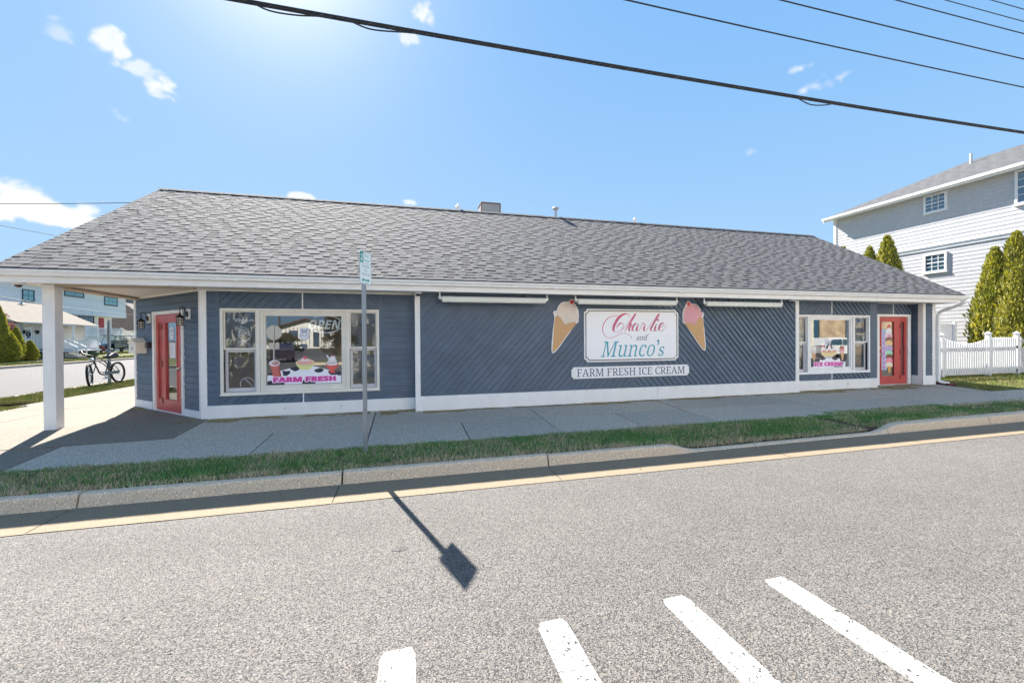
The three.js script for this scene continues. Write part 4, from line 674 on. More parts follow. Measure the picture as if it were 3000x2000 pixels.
function cowHead(w, h) {
  const c = canvas(w, h), x = c.getContext('2d'); x.scale(w / 200, h / 240);
  ell(x, 100, 150, 84, 88, '#dfe0ea'); poly(x, [[10, 60], [60, 40], [75, 95], [30, 115]], '#dfe0ea'); poly(x, [[190, 60], [140, 40], [125, 95], [170, 115]], '#dfe0ea'); poly(x, [[50, 100], [70, 10], [100, 40], [130, 10], [150, 100]], '#dfe0ea');
  x.strokeStyle = '#6f7384'; x.lineWidth = 7; x.beginPath(); x.ellipse(100, 160, 66, 58, 0, 0, 7); x.stroke(); for (const k of [70, 100, 130]) { x.beginPath(); x.moveTo(k - 14, 112); x.lineTo(k, 60); x.lineTo(k + 14, 112); x.stroke(); } x.beginPath(); x.moveTo(28, 70); x.lineTo(62, 58); x.lineTo(66, 92); x.stroke(); x.beginPath(); x.moveTo(172, 70); x.lineTo(138, 58); x.lineTo(134, 92); x.stroke();
  ell(x, 74, 156, 11, 13, '#8a8796'); ell(x, 126, 156, 11, 13, '#8a8796'); ell(x, 100, 172, 9, 5, '#6f7384'); return c;
}
sticker('cow_sticker', 'white cow head sticker above the FARM FRESH sticker', FL, -2.075, -1.845, 1.47, 1.76, -0.0553, cowHead(256, 300));
sticker('cow_sticker', 'white cow head sticker above the ICE CREAM window sticker', FR, 11.42, 11.68, 1.10, 1.42, -0.0553, cowHead(256, 300));
sticker('cow_sticker', 'white cow head sticker on the corner door glass', FC, -1.50, -1.26, 1.50, 1.80, -0.036, cowHead(256, 300));
{ const c = canvas(200, 300), x = c.getContext('2d'); x.fillStyle = '#e4dfe6'; x.fillRect(0, 0, 200, 300); x.fillStyle = '#c9a9c4'; x.fillRect(0, 0, 200, 12); x.fillRect(0, 288, 200, 12); x.fillRect(0, 0, 12, 300); x.fillRect(188, 0, 12, 300); x.fillStyle = '#a9a6b4'; for (let i = 0; i < 9; i++) x.fillRect(34, 50 + i * 24, 132 * (0.6 + 0.4 * hash(i, 3)), 7);
  const m = mesh('paper_notice', quad(FC, -1.49, -1.21, 1.12, 1.45, -0.036), printed(c, 0.8)); tag(m, 'white paper notice with purple edge taped in the corner door glass', 'notice'); }
{ // long banner on the right hand door
  const W = 300, H = 930, c = canvas(W, H), x = c.getContext('2d'); const g = x.createLinearGradient(0, 0, 0, H); g.addColorStop(0, '#9cc6de'); g.addColorStop(0.6, '#b9b4dd'); g.addColorStop(1, '#9fc9e4'); x.fillStyle = g; x.fillRect(0, 90, 150, 770);
  ell(x, 205, 40, 40, 38, '#d9646a'); const sc = [[205, 130, 75, 70, '#efe6e6'], [200, 215, 95, 70, '#e7d3dc'], [215, 240, 70, 50, '#d99ab5'], [205, 290, 98, 50, '#8a5f50'], [205, 360, 100, 62, '#e8c483'], [210, 455, 98, 62, '#b8a0cf'], [205, 545, 98, 60, '#9bd8bd'], [210, 610, 90, 48, '#7b4a34'], [215, 690, 96, 58, '#ef8aa4'], [215, 770, 96, 55, '#eadcc4']]; for (const s of sc) ell(x, ...s); for (let i = 0; i < 90; i++) ell(x, 120 + hash(i, 1) * 170, 110 + hash(i, 2) * 680, 5, 5, ['#ffffff', '#5b3b2e', '#f2a3bd', '#fff1d0'][i % 4]); poly(x, [[165, 800], [270, 800], [240, 925], [200, 925]], '#d79c50');
  x.fillStyle = '#d2409c'; x.font = 'bold 92px sans-serif'; x.textAlign = 'center'; 'ICE'.split('').forEach((l, i) => x.fillText(l, 70, 200 + i * 88)); 'CREAM'.split('').forEach((l, i) => x.fillText(l, 70, 490 + i * 88));
  sticker('door_banner', 'tall ICE CREAM banner with stacked scoops on the red side door', FD, 13.965, 14.44, 0.34, 1.83, -0.036, c, 'banner'); }

// unlit glass-tube signs behind the panes
const font = await new FontLoader().loadAsync('fonts/droid/droid_sans_bold.typeface.json');
const tubeMat = phys([0.82, 0.84, 0.86], 0.25, { clearcoat: 0.4 });
const onPane = (F, n) => (p) => [p[0], p[1], n];
{
  const s = thing('open_sign', 'unlit white OPEN sign with oval ring in the picture window', 'sign');
  const g = new TextGeometry('OPEN', { font, size: 0.185, depth: 0.02, curveSegments: 5, bevelEnabled: false }); g.computeBoundingBox(); const w = g.boundingBox.max.x; g.scale(0.60 / w, 1, 1);
  const p = g.attributes.position; for (let i = 0; i < p.count; i++) p.setX(i, p.getX(i) + 0.22 * p.getY(i)); g.computeVertexNormals();
  const gg = flat(g); gg.translate(-1.92, 1.70, -0.12); mesh('letters', FL.put(boxUV(gg)), std([0.80, 0.82, 0.82], 0.4), s);
  const ring = (a0, a1) => tube(range(a0, a1, 14).map((a) => [-1.585 + 0.345 * Math.cos(a), 1.80 + 0.175 * Math.sin(a), -0.115]), 0.011, 40, 8);
  mesh('ring', FL.put(merge([ring(0.35, 2.2), ring(3.6, 5.9)])), tubeMat, s);
}
{
  const s = thing('vegan_sign', 'unlit glass tube sign in script with a bowl drawing in the narrow sash', 'sign');
  const X = (x) => -3.34 + (x - 100) / 585 * 0.54, Y = (y) => 2.03 - (y - 75) / 690 * 0.72, wire = (pts, r = 0.009) => FL.put(tube(pts.map((p) => [X(p[0]), Y(p[1]), -0.105]), r, pts.length * 8, 6));
  mesh('script_tube', merge([wire([[250, 190], [272, 250], [305, 180]]), wire([[318, 225], [350, 215], [340, 195], [318, 215], [335, 250], [365, 235]]), wire([[410, 205], [380, 215], [385, 245], [412, 225], [415, 205], [405, 270], [375, 300], [365, 285], [430, 245]]), wire([[480, 205], [450, 215], [452, 245], [480, 230], [488, 205], [490, 245], [515, 240]]), wire([[530, 250], [540, 205], [545, 235], [575, 205], [590, 245], [610, 240]])]), tubeMat, s);
  mesh('bowl_tube', merge([wire([[315, 495], [340, 560], [400, 600], [470, 595], [530, 550], [548, 495]]), wire([[315, 495], [430, 490], [548, 495]]), wire([[325, 480], [345, 420], [400, 400], [450, 430], [440, 460]]), wire([[350, 335], [430, 365], [500, 410], [520, 470]]), wire([[360, 455], [400, 440], [440, 470], [490, 450], [525, 480]])]), tubeMat, s);
  mesh('arc_tube', merge([wire([[265, 755], [285, 680], [340, 630], [410, 615], [480, 640], [530, 690], [552, 750]], 0.009), wire([[300, 750], [330, 690], [400, 655], [470, 670], [520, 750]], 0.007)]), tubeMat, s);
  const t = thing('tube_sign', 'unlit octagonal glass tube ice cream sign in the lower narrow sash', 'sign');
  const Y2 = (y) => 1.26 - (y - 805) / 680 * 0.72, w2 = (pts, r = 0.009) => FL.put(tube(pts.map((p) => [X(p[0]), Y2(p[1]), -0.135]), r, pts.length * 8, 6));
  mesh('outline_tube', w2([[335, 1470], [325, 1400], [350, 1335], [410, 1295], [490, 1290], [545, 1320], [588, 1365], [590, 1440], [560, 1478]]), tubeMat, t);
  mesh('letter_tube', merge([0, 1, 2, 3, 4, 5].map((i) => w2([[400 + i * 26, 1320 + i * 22], [430 + i * 22, 1300 + i * 24], [425 + i * 22, 1345 + i * 20], [450 + i * 20, 1330 + i * 22]], 0.005))), tubeMat, t);
}

// ---------------------------------------------------------------- lanterns, letter box, splash block
function lantern(label, u, y) {
  const l = thing('wall_lantern', label, 'lantern', [0, 0, 0], 0, 'black cage lanterns by the corner door');
  const P = (g) => FC.put(g);
  mesh('mounting_block', FC.rbox(u - 0.07, u + 0.07, y - 0.10, y + 0.10, -0.004, 0.03, 0.004), M.white, l);
  mesh('back_plate', P(at(lathe([[0, 0.02], [0.05, 0.02], [0.055, 0.01], [0.055, 0]], 18).rotateX(Math.PI / 2), u, y, 0.03)), M.blackMetal, l);
  mesh('arm', P(tube([[u, y - 0.02, 0.04], [u, y + 0.02, 0.055], [u, y + 0.10, 0.06], [u, y + 0.135, 0.10], [u, y + 0.11, 0.14], [u, y + 0.03, 0.145]], 0.009, 24, 8)), M.blackMetal, l);
  const cage = [], cy = y - 0.145, cz = 0.145, r = 0.058;
  for (let i = 0; i < 8; i++) { const a = i / 8 * 6.2832; cage.push(rod([u + r * Math.cos(a), cy - 0.075, cz + r * Math.sin(a)], [u + r * Math.cos(a), cy + 0.075, cz + r * Math.sin(a)], 0.005, 0.005, 6)); }
  for (const yy of [-0.075, -0.025, 0.025, 0.075]) cage.push(at(flat(new THREE.TorusGeometry(r, 0.006, 6, 20)).rotateX(Math.PI / 2), u, cy + yy, cz));
  mesh('cage', P(merge(cage)), M.blackMetal, l);
  mesh('hood', P(at(lathe([[0, 0.10], [0.012, 0.095], [0.02, 0.055], [0.055, 0.03], [0.078, 0.0], [0, 0.0]], 20), u, cy + 0.075, cz)), M.blackMetal, l);
  mesh('glass', P(rod([u, cy - 0.07, cz], [u, cy + 0.07, cz], 0.045, 0.045, 20)), phys([0.85, 0.80, 0.72], 0.3, { transmission: 0.6, thickness: 0 }), l);
}
lantern('black cage lantern on the blue wall between letter box and red corner door', -2.37, 1.97);
lantern('black cage lantern on the blue wall between red corner door and picture window', -0.52, 2.0);
{
  const b = thing('letter_box', 'white house-shaped letter box on the wall beside the red corner door', 'letter box');
  const g = extrudePoly([[-2.90, 1.21], [-2.52, 1.21], [-2.52, 1.44], [-2.71, 1.53], [-2.90, 1.44]], 0.19); g.translate(0, 0, 0.005); mesh('box', FC.put(boxUV(g)), std([0.78, 0.72, 0.64], 0.5, { map: T.grain }), b);
  mesh('lid', FC.put(merge([(() => { const r = box(-0.23, 0.02, 0, 0.012, 0, 0.215); r.rotateZ(0.445); r.translate(-2.71, 1.527, 0); return r; })(), (() => { const r = box(-0.02, 0.23, 0, 0.012, 0, 0.215); r.rotateZ(-0.445); r.translate(-2.71, 1.527, 0); return r; })()])), std([0.80, 0.74, 0.66], 0.5), b);
  mesh('number_plate', FC.box(-2.745, -2.675, 1.29, 1.36, 0.195, 0.198), std([0.35, 0.36, 0.40], 0.6), b);
  const k = thing('key_box', 'small black key box between letter box and red corner door', 'key box'); mesh('body', FC.rbox(-2.44, -2.28, 1.33, 1.45, 0, 0.06, 0.006), M.blackMetal, k); mesh('dial', FC.rbox(-2.42, -2.34, 1.345, 1.435, 0.06, 0.07, 0.004), std([0.10, 0.09, 0.085], 0.4), k);
  const s = thing('splash_block', 'dark red brick splash block under the downspout at the shop corner', 'splash block');
  mesh('block', merge([box(15.76, 16.14, -0.03, 0.06, -0.22, -0.12), box(15.76, 16.14, -0.03, 0.02, -0.12, 0.09)]), std([0.12, 0.035, 0.035], 0.85, { map: T.mottle }), s);
  for (let i = 0; i < 3; i++) mesh('brick', rbox(15.77 + i * 0.13, 15.89 + i * 0.13, -0.03, 0.045 + R(-0.004, 0.004), 0.09, 0.15, 0.006), std([0.17, 0.05, 0.045], 0.85, { map: T.mottle }), s);
}

// ---------------------------------------------------------------- parking sign at the kerb
{
  const s = thing('parking_sign', 'white and green two hour parking sign on perforated steel post in the verge', 'sign', [-0.572, -0.16, 2.43]);
  const w = 0.045, H = 2.86;
  const L = [], slot = 0.025; for (const q of [-1, 1]) { L.push(box(q * w / 2 - 0.0015, q * w / 2 + 0.0015, 0, H, -w / 2, w / 2)); }
  // front and back webs with real holes
  const webs = []; for (let y = 0.0; y < H - 0.01; y += slot) { webs.push(box(-w / 2, -0.006, y, y + slot, w / 2 - 0.003, w / 2), box(0.006, w / 2, y, y + slot, w / 2 - 0.003, w / 2), box(-0.006, 0.006, y, y + 0.012, w / 2 - 0.003, w / 2)); }
  webs.push(box(-w / 2, w / 2, 0, H, -w / 2, -w / 2 + 0.003));
  const post = merge([...L, ...webs]); post.rotateY(-0.42); mesh('post', post, M.galv, s);
  const c = canvas(300, 450), x = c.getContext('2d'); x.fillStyle = '#e6ecef'; x.fillRect(0, 0, 300, 450); x.strokeStyle = '#3d9c8a'; x.lineWidth = 6; x.strokeRect(8, 8, 284, 434);
  x.fillStyle = '#1d8f7d'; x.fillRect(12, 12, 84, 140); x.fillStyle = '#e6ecef'; x.font = 'bold 120px sans-serif'; x.fillText('2', 20, 125); x.fillStyle = '#5fae9f'; x.font = 'bold 40px sans-serif'; x.fillText('HOUR', 118, 66); x.font = 'bold 34px sans-serif'; x.fillText('PARKING', 106, 126); x.fillRect(12, 154, 276, 5);
  x.textAlign = 'center'; x.fillStyle = '#8fb9b4'; x.font = 'bold 50px sans-serif'; x.fillText('8:00 AM', 150, 216); x.fillText('TO', 150, 272); x.fillText('10:00 PM', 150, 328);
  x.fillStyle = '#2a9583'; x.fillRect(80, 384, 140, 16); poly(x, [[50, 392], [96, 364], [96, 420]], '#2a9583'); poly(x, [[250, 392], [204, 364], [204, 420]], '#2a9583');
  const a = 1.08;
  const plate2 = extrudePoly([[-0.15, 0.02], [-0.13, 0], [0.13, 0], [0.15, 0.02], [0.15, 0.455], [0.13, 0.475], [-0.13, 0.475], [-0.15, 0.455]], 0.003); plate2.translate(0, 2.44, 0.026); plate2.rotateY(a); mesh('plate', boxUV(plate2), std([0.6, 0.62, 0.64], 0.4, { metalness: 0.4 }), s);
  const face = flat(new THREE.PlaneGeometry(0.292, 0.467)); face.translate(0, 2.44 + 0.2375, 0.0305); face.rotateY(a); mesh('face', face, printed(c, 0.35), s);
  for (const y of [2.475, 2.885]) { const b = rod([0, y, 0.02], [0, y, 0.036], 0.008, 0.008, 8); b.rotateY(a); mesh('bolt', b, M.galv, s); }
}

// ---------------------------------------------------------------- overhead cables and their poles
const poleMat = std([0.11, 0.08, 0.055], 0.9, { map: T.wood, bumpMap: T.woodBump, bumpScale: 0.004 });
for (const [x, lab] of [[-12.5, 'tall wooden utility pole at the street corner carrying the cable bundle'], [24.5, 'tall wooden utility pole beyond the picket fence carrying the cable bundle']]) {
  const p = thing('utility_pole', lab, 'utility pole', [x, -0.3, 3.05]);
  mesh('mast', rod([0, 0, 0], [0, 10.2, 0], 0.16, 0.11, 14), poleMat, p); mesh('crossarm', rbox(-0.06, 0.06, 8.3, 8.42, -0.9, 0.9, 0.01), poleMat, p);
  for (const [y, z] of [[6.9, 0.15], [7.5, 0.15], [8.5, -0.8], [8.5, 0], [8.5, 0.8], [5.9, 0.15]]) mesh('insulator', at(lathe([[0, 0], [0.04, 0], [0.05, 0.04], [0.03, 0.07], [0.045, 0.09], [0, 0.12]], 12), 0, y, z), std([0.25, 0.18, 0.14], 0.3), p);
}
function cable(label, y, z, sag, r, tilt = 0, name = 'overhead_wire') {
  const pts = range(-12.5, 24.5, 24).map((x) => { const t = (x - 6) / 18.5; return [x, y + sag * (t * t - 0.25) + tilt * t, z]; });
  return tag(mesh(name, tube(pts, r, 120, 6), std([0.02, 0.022, 0.027], 0.7)), label, 'wire');
}
{
  const c = thing('cable_bundle', 'thick black lashed cable bundle sagging across the sky above the shop', 'cable');
  const pts = range(-12.5, 24.5, 30).map((x) => { const t = (x - 6) / 18.5; return [x, 5.62 + 0.32 * (t * t - 0.2) + 0.20 * t, 3.2]; });
  for (const [dy, dz, r] of [[0, 0, 0.014], [0.021, 0.004, 0.008], [-0.019, -0.004, 0.008], [0.008, 0.018, 0.007]]) mesh('strand', tube(pts.map((p) => [p[0], p[1] + dy, p[2] + dz]), r, 140, 6), std([0.022, 0.026, 0.034], 0.7), c);
  const lash = []; for (let k = 0; k <= 900; k++) { const x = lerp(-12.3, 24.3, k / 900), t = (x - 6) / 18.5, a = k * 0.9; lash.push([x, 5.62 + 0.32 * (t * t - 0.2) + 0.20 * t + 0.026 * Math.sin(a), 3.2 + 0.021 * Math.cos(a)]); }
  mesh('lashing', tube(lash, 0.003, 1800, 4), std([0.10, 0.11, 0.12], 0.5), c);
  const Y = (x) => { const t = (x - 6) / 18.5; return 5.62 + 0.32 * (t * t - 0.2) + 0.20 * t; };
  mesh('drop_loop', merge([tube([[-1.75, Y(-1.75) - 0.02, 3.24], [-1.55, Y(-1.5) - 0.10, 3.26], [-1.25, Y(-1.2) - 0.10, 3.26], [-1.0, Y(-1) - 0.05, 3.24], [-0.7, Y(-0.7) - 0.03, 3.24], [-0.4, Y(-0.4) - 0.11, 3.26], [0.1, Y(0.1) - 0.06, 3.25], [0.5, Y(0.5) - 0.02, 3.23]], 0.009, 60, 6), tube([[6.4, Y(6.4) - 0.02, 3.24], [6.7, Y(6.7) - 0.13, 3.26], [7.0, Y(7) - 0.11, 3.26], [7.3, Y(7.3) - 0.03, 3.24]], 0.009, 30, 6)]), std([0.02, 0.022, 0.027], 0.7), c);
}
cable('lowest single overhead wire above the thick cable bundle', 6.62, 3.2, 0.25, 0.011, 0.02);
cable('second single overhead wire above the thick cable bundle', 7.20, 3.2, 0.25, 0.011, 0.02);
cable('third single overhead wire above the thick cable bundle', 7.72, 3.2, 0.25, 0.010, 0.02);
cable('fourth single overhead wire above the thick cable bundle', 7.97, 3.2, 0.25, 0.008, 0.02);
cable('topmost single overhead wire above the thick cable bundle', 8.22, 3.2, 0.25, 0.008, 0.02);

// ---------------------------------------------------------------- evergreens and shrubs
const THUJA = [[0.13, 0.185, 0.02], [0.46, 0.40, 0.026]];
function crownGeo(seed, h, rad, n, leaf, shape, lump = 0.35, pal = THUJA) {   // leaf sprays through the outer shell of a lumpy crown, plus twigs further in
  const r = mulberry(seed), P = [], N = [], C = [], a = V3(), b = V3(), up = V3(0, 1, 0), o = V3();
  const K = Math.max(24, Math.round(n / 75)), hub = Array.from({ length: K }, () => [Math.pow(r(), 0.85), r() * 6.2832, 0.75 + 0.5 * r(), r()]);
  for (let i = 0; i < n; i++) {
    const q0 = hub[Math.floor(r() * K)], sp = 0.11 * q0[2], t = clamp(q0[0] + (r() + r() - 1) * sp * 0.75, 0, 1), th = q0[1] + (r() + r() - 1) * (0.42 + 0.5 * t), du = (t - q0[0]) / sp, dv = (th - q0[1]) / 0.7;
    const lobe = 1 + lump * 0.30 * (q0[2] - 1) + 0.16 * (1 - du * du - dv * dv), inner = r() < 0.30, depth = inner ? 0.25 + 0.5 * r() : 1 - 0.36 * r() * r() + (r() < 0.16 ? 0.20 * r() : 0), R0 = rad * shape(t) * lobe * depth, y = t * h;
    const cx = Math.cos(th) * R0, cz = Math.sin(th) * R0; o.set(Math.cos(th), 0.35 + 0.5 * r(), Math.sin(th)).normalize();
    a.set(r() - 0.5, r() * 0.9 + 0.25, r() - 0.5).addScaledVector(o, 0.65).normalize(); b.crossVectors(a, o).normalize(); if (r() < 0.45) { b.applyAxisAngle(a, (r() - 0.5) * 2.2); }
    const L = leaf * (0.6 + 0.8 * r()), w = L * 0.42, pts = [[0, 0], [0.5, 1], [1, 0], [0.5, -1]].map(([s, q]) => [cx + a.x * L * s + b.x * w * q * 0.5, y + a.y * L * s + b.y * w * q * 0.5, cz + a.z * L * s + b.z * w * q * 0.5]);
    for (const k of [0, 1, 2, 0, 2, 3]) P.push(...pts[k]);
    const v = 0.7 + 0.6 * r(), q = fbm3(cx * 3 + seed, y * 3, cz * 3, 3), yel = clamp(0.15 + 0.5 * q0[3] + 0.7 * q * r(), 0, 1);
    for (let k = 0; k < 6; k++) C.push(lerp(pal[0][0], pal[1][0], yel) * v, lerp(pal[0][1], pal[1][1], yel) * v, lerp(pal[0][2], pal[1][2], yel) * v);
  }
  const g = new THREE.BufferGeometry(); g.setAttribute('position', new THREE.BufferAttribute(new Float32Array(P), 3)); g.setAttribute('color', new THREE.BufferAttribute(new Float32Array(C), 3)); g.computeVertexNormals(); return boxUV(g);
}
const leafMat = new THREE.MeshPhysicalMaterial({ color: lin(1, 1, 1), vertexColors: true, roughness: 0.8, side: THREE.DoubleSide, transmission: 0.45, thickness: 0 });
const thujaShape = (t) => Math.pow(Math.sin(Math.PI * clamp(0.10 + 0.90 * t, 0, 1)), 0.55) * (1 - 0.60 * Math.pow(t, 1.25)) * (t > 0.97 ? 0.5 : 1);
const ballShape = (t) => Math.sqrt(Math.max(0.02, 1 - Math.pow(2 * t - 0.85, 2) * 0.95));
const crowns = [[11, 17000], [23, 17000], [37, 17000]].map(([s, n]) => ({ s, g: crownGeo(s, 4.5, 0.95, n, 0.185, thujaShape, 1.1) }));
const limbG = merge([rod([0, 0, 0], [0, 3.9, 0], 0.07, 0.02, 7), ...range(0, 26, 26).map((i) => { const y = 0.4 + i * 0.125, t = i * 2.4, q = 0.62 * (1 - y / 5.4); return rod([0, y, 0], [Math.cos(t) * q, y + 0.45, Math.sin(t) * q], 0.022, 0.006, 5); })]), trunkG = rod([0, -0.1, 0], [0, 0.8, 0], 0.09, 0.06, 8), barkMat = std([0.10, 0.07, 0.05], 0.95);
function thuja(label, x, y, z, h, rad, k, group, name = 'thuja_tree') {
  const t = thing(name, label, 'tree', [x, y, z], k * 1.7 + h * 3, group), sx = rad / 0.95, sy = h / 4.5;
  for (const [nm, g, m] of [['trunk', trunkG, barkMat], ['limbs', limbG, barkMat], ['crown', crowns[k % 3].g, leafMat]]) { const q = mesh(nm, g, m, t); q.scale.set(sx, nm === 'trunk' ? 1 : sy, sx); }
}
thuja('tallest of the yellow-green thuja trees behind the white picket fence', 24.0, -0.05, -2.2, 5.5, 0.84, 0, 'thujas behind the picket fence');
thuja('rounded yellow-green thuja tree behind the hinged gate of the picket fence', 23.85, -0.05, -2.75, 5.0, 0.74, 1, 'thujas behind the picket fence');
thuja('short yellow-green thuja tree in front of the two tall ones behind the picket fence', 23.45, -0.05, -1.95, 4.05, 0.62, 2, 'thujas behind the picket fence');
thuja('yellow-green thuja tree next to the gate hinge post of the picket fence', 24.7, -0.05, -1.9, 4.7, 0.75, 1, 'thujas behind the picket fence');
thuja('thuja tree peeking over the shop roof, tallest pointed one', 23.0, -0.05, -6.15, 6.2, 0.85, 2, 'thujas seen over the shop roof');
thuja('thuja tree peeking over the shop roof, rounded one beside the tallest', 23.0, -0.05, -6.95, 5.85, 0.75, 0, 'thujas seen over the shop roof');
thuja('thuja tree peeking over the shop roof, lower dark one', 22.9, -0.05, -8.2, 6.1, 0.72, 1, 'thujas seen over the shop roof');
thuja('thuja tree peeking over the shop roof, lowest tip at the slope', 22.9, -0.05, -9.0, 6.05, 0.62, 2, 'thujas seen over the shop roof');
thuja('tallest dark evergreen shrub before the tan-roofed house', -27.9, 0.05, -28.75, 3.85, 0.50, 0, 'evergreens before the tan-roofed house', 'evergreen_shrub');
thuja('wide dark evergreen shrub at the foot of the tallest one', -27.7, 0.05, -29.1, 2.2, 0.62, 1, 'evergreens before the tan-roofed house', 'evergreen_shrub');
thuja('middle dark evergreen shrub before the tan-roofed house', -28.0, 0.05, -30.15, 2.45, 0.45, 2, 'evergreens before the tan-roofed house', 'evergreen_shrub');
thuja('smallest dark evergreen shrub before the tan-roofed house', -28.0, 0.05, -31.3, 1.5, 0.46, 1, 'evergreens before the tan-roofed house', 'evergreen_shrub');
{ // reddish young tree
  const t = thing('red_tree', 'reddish flowering young tree behind the dark evergreens', 'tree', [-29.3, 0.1, -30.7]);
  mesh('trunk', merge([rod([0, 0, 0], [0, 2.6, 0], 0.06, 0.03, 8), rod([0, 1.6, 0], [0.5, 3.0, 0.2], 0.03, 0.012, 6), rod([0, 1.9, 0], [-0.4, 3.2, -0.3], 0.03, 0.012, 6)]), barkMat, t);
  const g = crownGeo(71, 2.3, 0.6, 1500, 0.15, ballShape, 0.35, [[0.16, 0.055, 0.05], [0.27, 0.11, 0.10]]); g.translate(0, 1.5, 0); mesh('crown', g, leafMat, t);
}

// ---------------------------------------------------------------- picket fence, privacy fence, tall neighbour
{
  const f = thing('picket_fence', 'white vinyl picket fence with scalloped panel and hinged gate', 'fence', [0, -0.02, -1.6]);
  const post = (x, h = 1.52) => { const p = mesh('post', rbox(x - 0.065, x + 0.065, -0.1, h, -0.065, 0.065, 0.008), M.vinyl, f); mesh('post_cap', merge([rbox(x - 0.085, x + 0.085, h, h + 0.035, -0.085, 0.085, 0.006), at(flat(new THREE.ConeGeometry(0.095, 0.07, 4)).rotateY(Math.PI / 4), x, h + 0.07, 0)]), M.vinyl, p); };
  const panel = (a, b, top, n) => {
    mesh('rail', rbox(a, b, 0.06, 0.22, -0.03, 0.03, 0.006), M.vinyl, f); mesh('rail', rbox(a, b, 0.98, 1.07, -0.03, 0.03, 0.006), M.vinyl, f);
    for (let i = 0; i < n; i++) { const x = lerp(a, b, (i + 0.5) / n), h = top((i + 0.5) / n), w = 0.036; const g = extrudePoly([[x - w, 0.10], [x + w, 0.10], [x + w, h - 0.03], [x + w * 0.5, h - 0.006], [x, h], [x - w * 0.5, h - 0.006], [x - w, h - 0.03]], 0.022); g.translate(0, 0, 0.031); mesh('picket', g, M.vinyl, f); }
  };
  for (const x of [16.2, 18.62, 21.1, 22.72, 24.4, 26.8]) post(x, x === 18.62 ? 1.5 : 1.55);
  panel(16.27, 18.55, () => 1.30, 16); panel(18.69, 21.03, (t) => 1.40 - 0.19 * Math.sin(Math.PI * t), 19); panel(21.17, 22.6, () => 1.42, 12); panel(22.8, 24.33, () => 1.42, 12); panel(24.47, 26.73, (t) => 1.40 - 0.19 * Math.sin(Math.PI * t), 18);
  for (const y of [0.16, 1.05]) mesh('hinge', box(22.60, 22.70, y - 0.05, y + 0.05, 0.03, 0.06), M.black, f);
  const p = thing('privacy_fence', 'grey-white solid privacy fence behind the picket fence', 'fence', [0, 0, -3.4]);
  for (let i = 0; i < 40; i++) mesh('board', box(15.75 + i * 0.17, 15.75 + i * 0.17 + 0.166, -0.05, 1.90, R(-0.002, 0.002), 0.025), std([0.62, 0.62, 0.66], 0.5), p);
  mesh('rail', box(15.75, 22.6, 1.90, 1.98, -0.03, 0.05), std([0.64, 0.64, 0.68], 0.5), p); for (const x of [15.8, 18.1, 20.4, 22.5]) mesh('post', rbox(x - 0.06, x + 0.06, -0.1, 2.06, 0.03, 0.12, 0.006), std([0.64, 0.64, 0.68], 0.5), p);
}
T.shake = tex(512, 1.4, (x, y, N) => { const col = Math.floor(x / N * 9.99), n = hash(col, Math.floor(y / N * 8), 3), e = (x / N * 10) % 1; return (e < 0.06 ? 0.93 : 1) * (0.955 + 0.04 * n); });
function neighbourWindow(parent, F, u0, u1, v0, v1, frameMat, cols, rows, split = true, glassCol) {
  const w = mesh('window', merge([...frameRing(F, u0, u1, v0, v1, 0.09, -0.02, 0.075), F.box(u0 - 0.03, u1 + 0.03, v0 - 0.04, v0 + 0.004, -0.02, 0.09)]), frameMat, parent);
  mesh('pane', F.box(u0 + 0.08, u1 - 0.08, v0 + 0.08, v1 - 0.08, 0.0, 0.036), glassCol || M.darkGlass, w);
  const L = []; for (let i = 1; i < cols; i++) { const u = lerp(u0 + 0.09, u1 - 0.09, i / cols); L.push(F.box(u - 0.012, u + 0.012, v0 + 0.09, v1 - 0.09, 0.036, 0.05)); } for (let i = 1; i < rows; i++) { const v = lerp(v0 + 0.09, v1 - 0.09, i / rows), t = split && i === rows / 2 ? 0.022 : 0.011; L.push(F.box(u0 + 0.09, u1 - 0.09, v - t, v + t, 0.036, 0.054)); }
  if (L.length) mesh('glazing_bar', merge(L), frameMat, w); return w;
}
M.darkGlass = phys([0.035, 0.09, 0.15], 0.04, { clearcoat: 1, clearcoatRoughness: 0.02, ior: 1.9 });
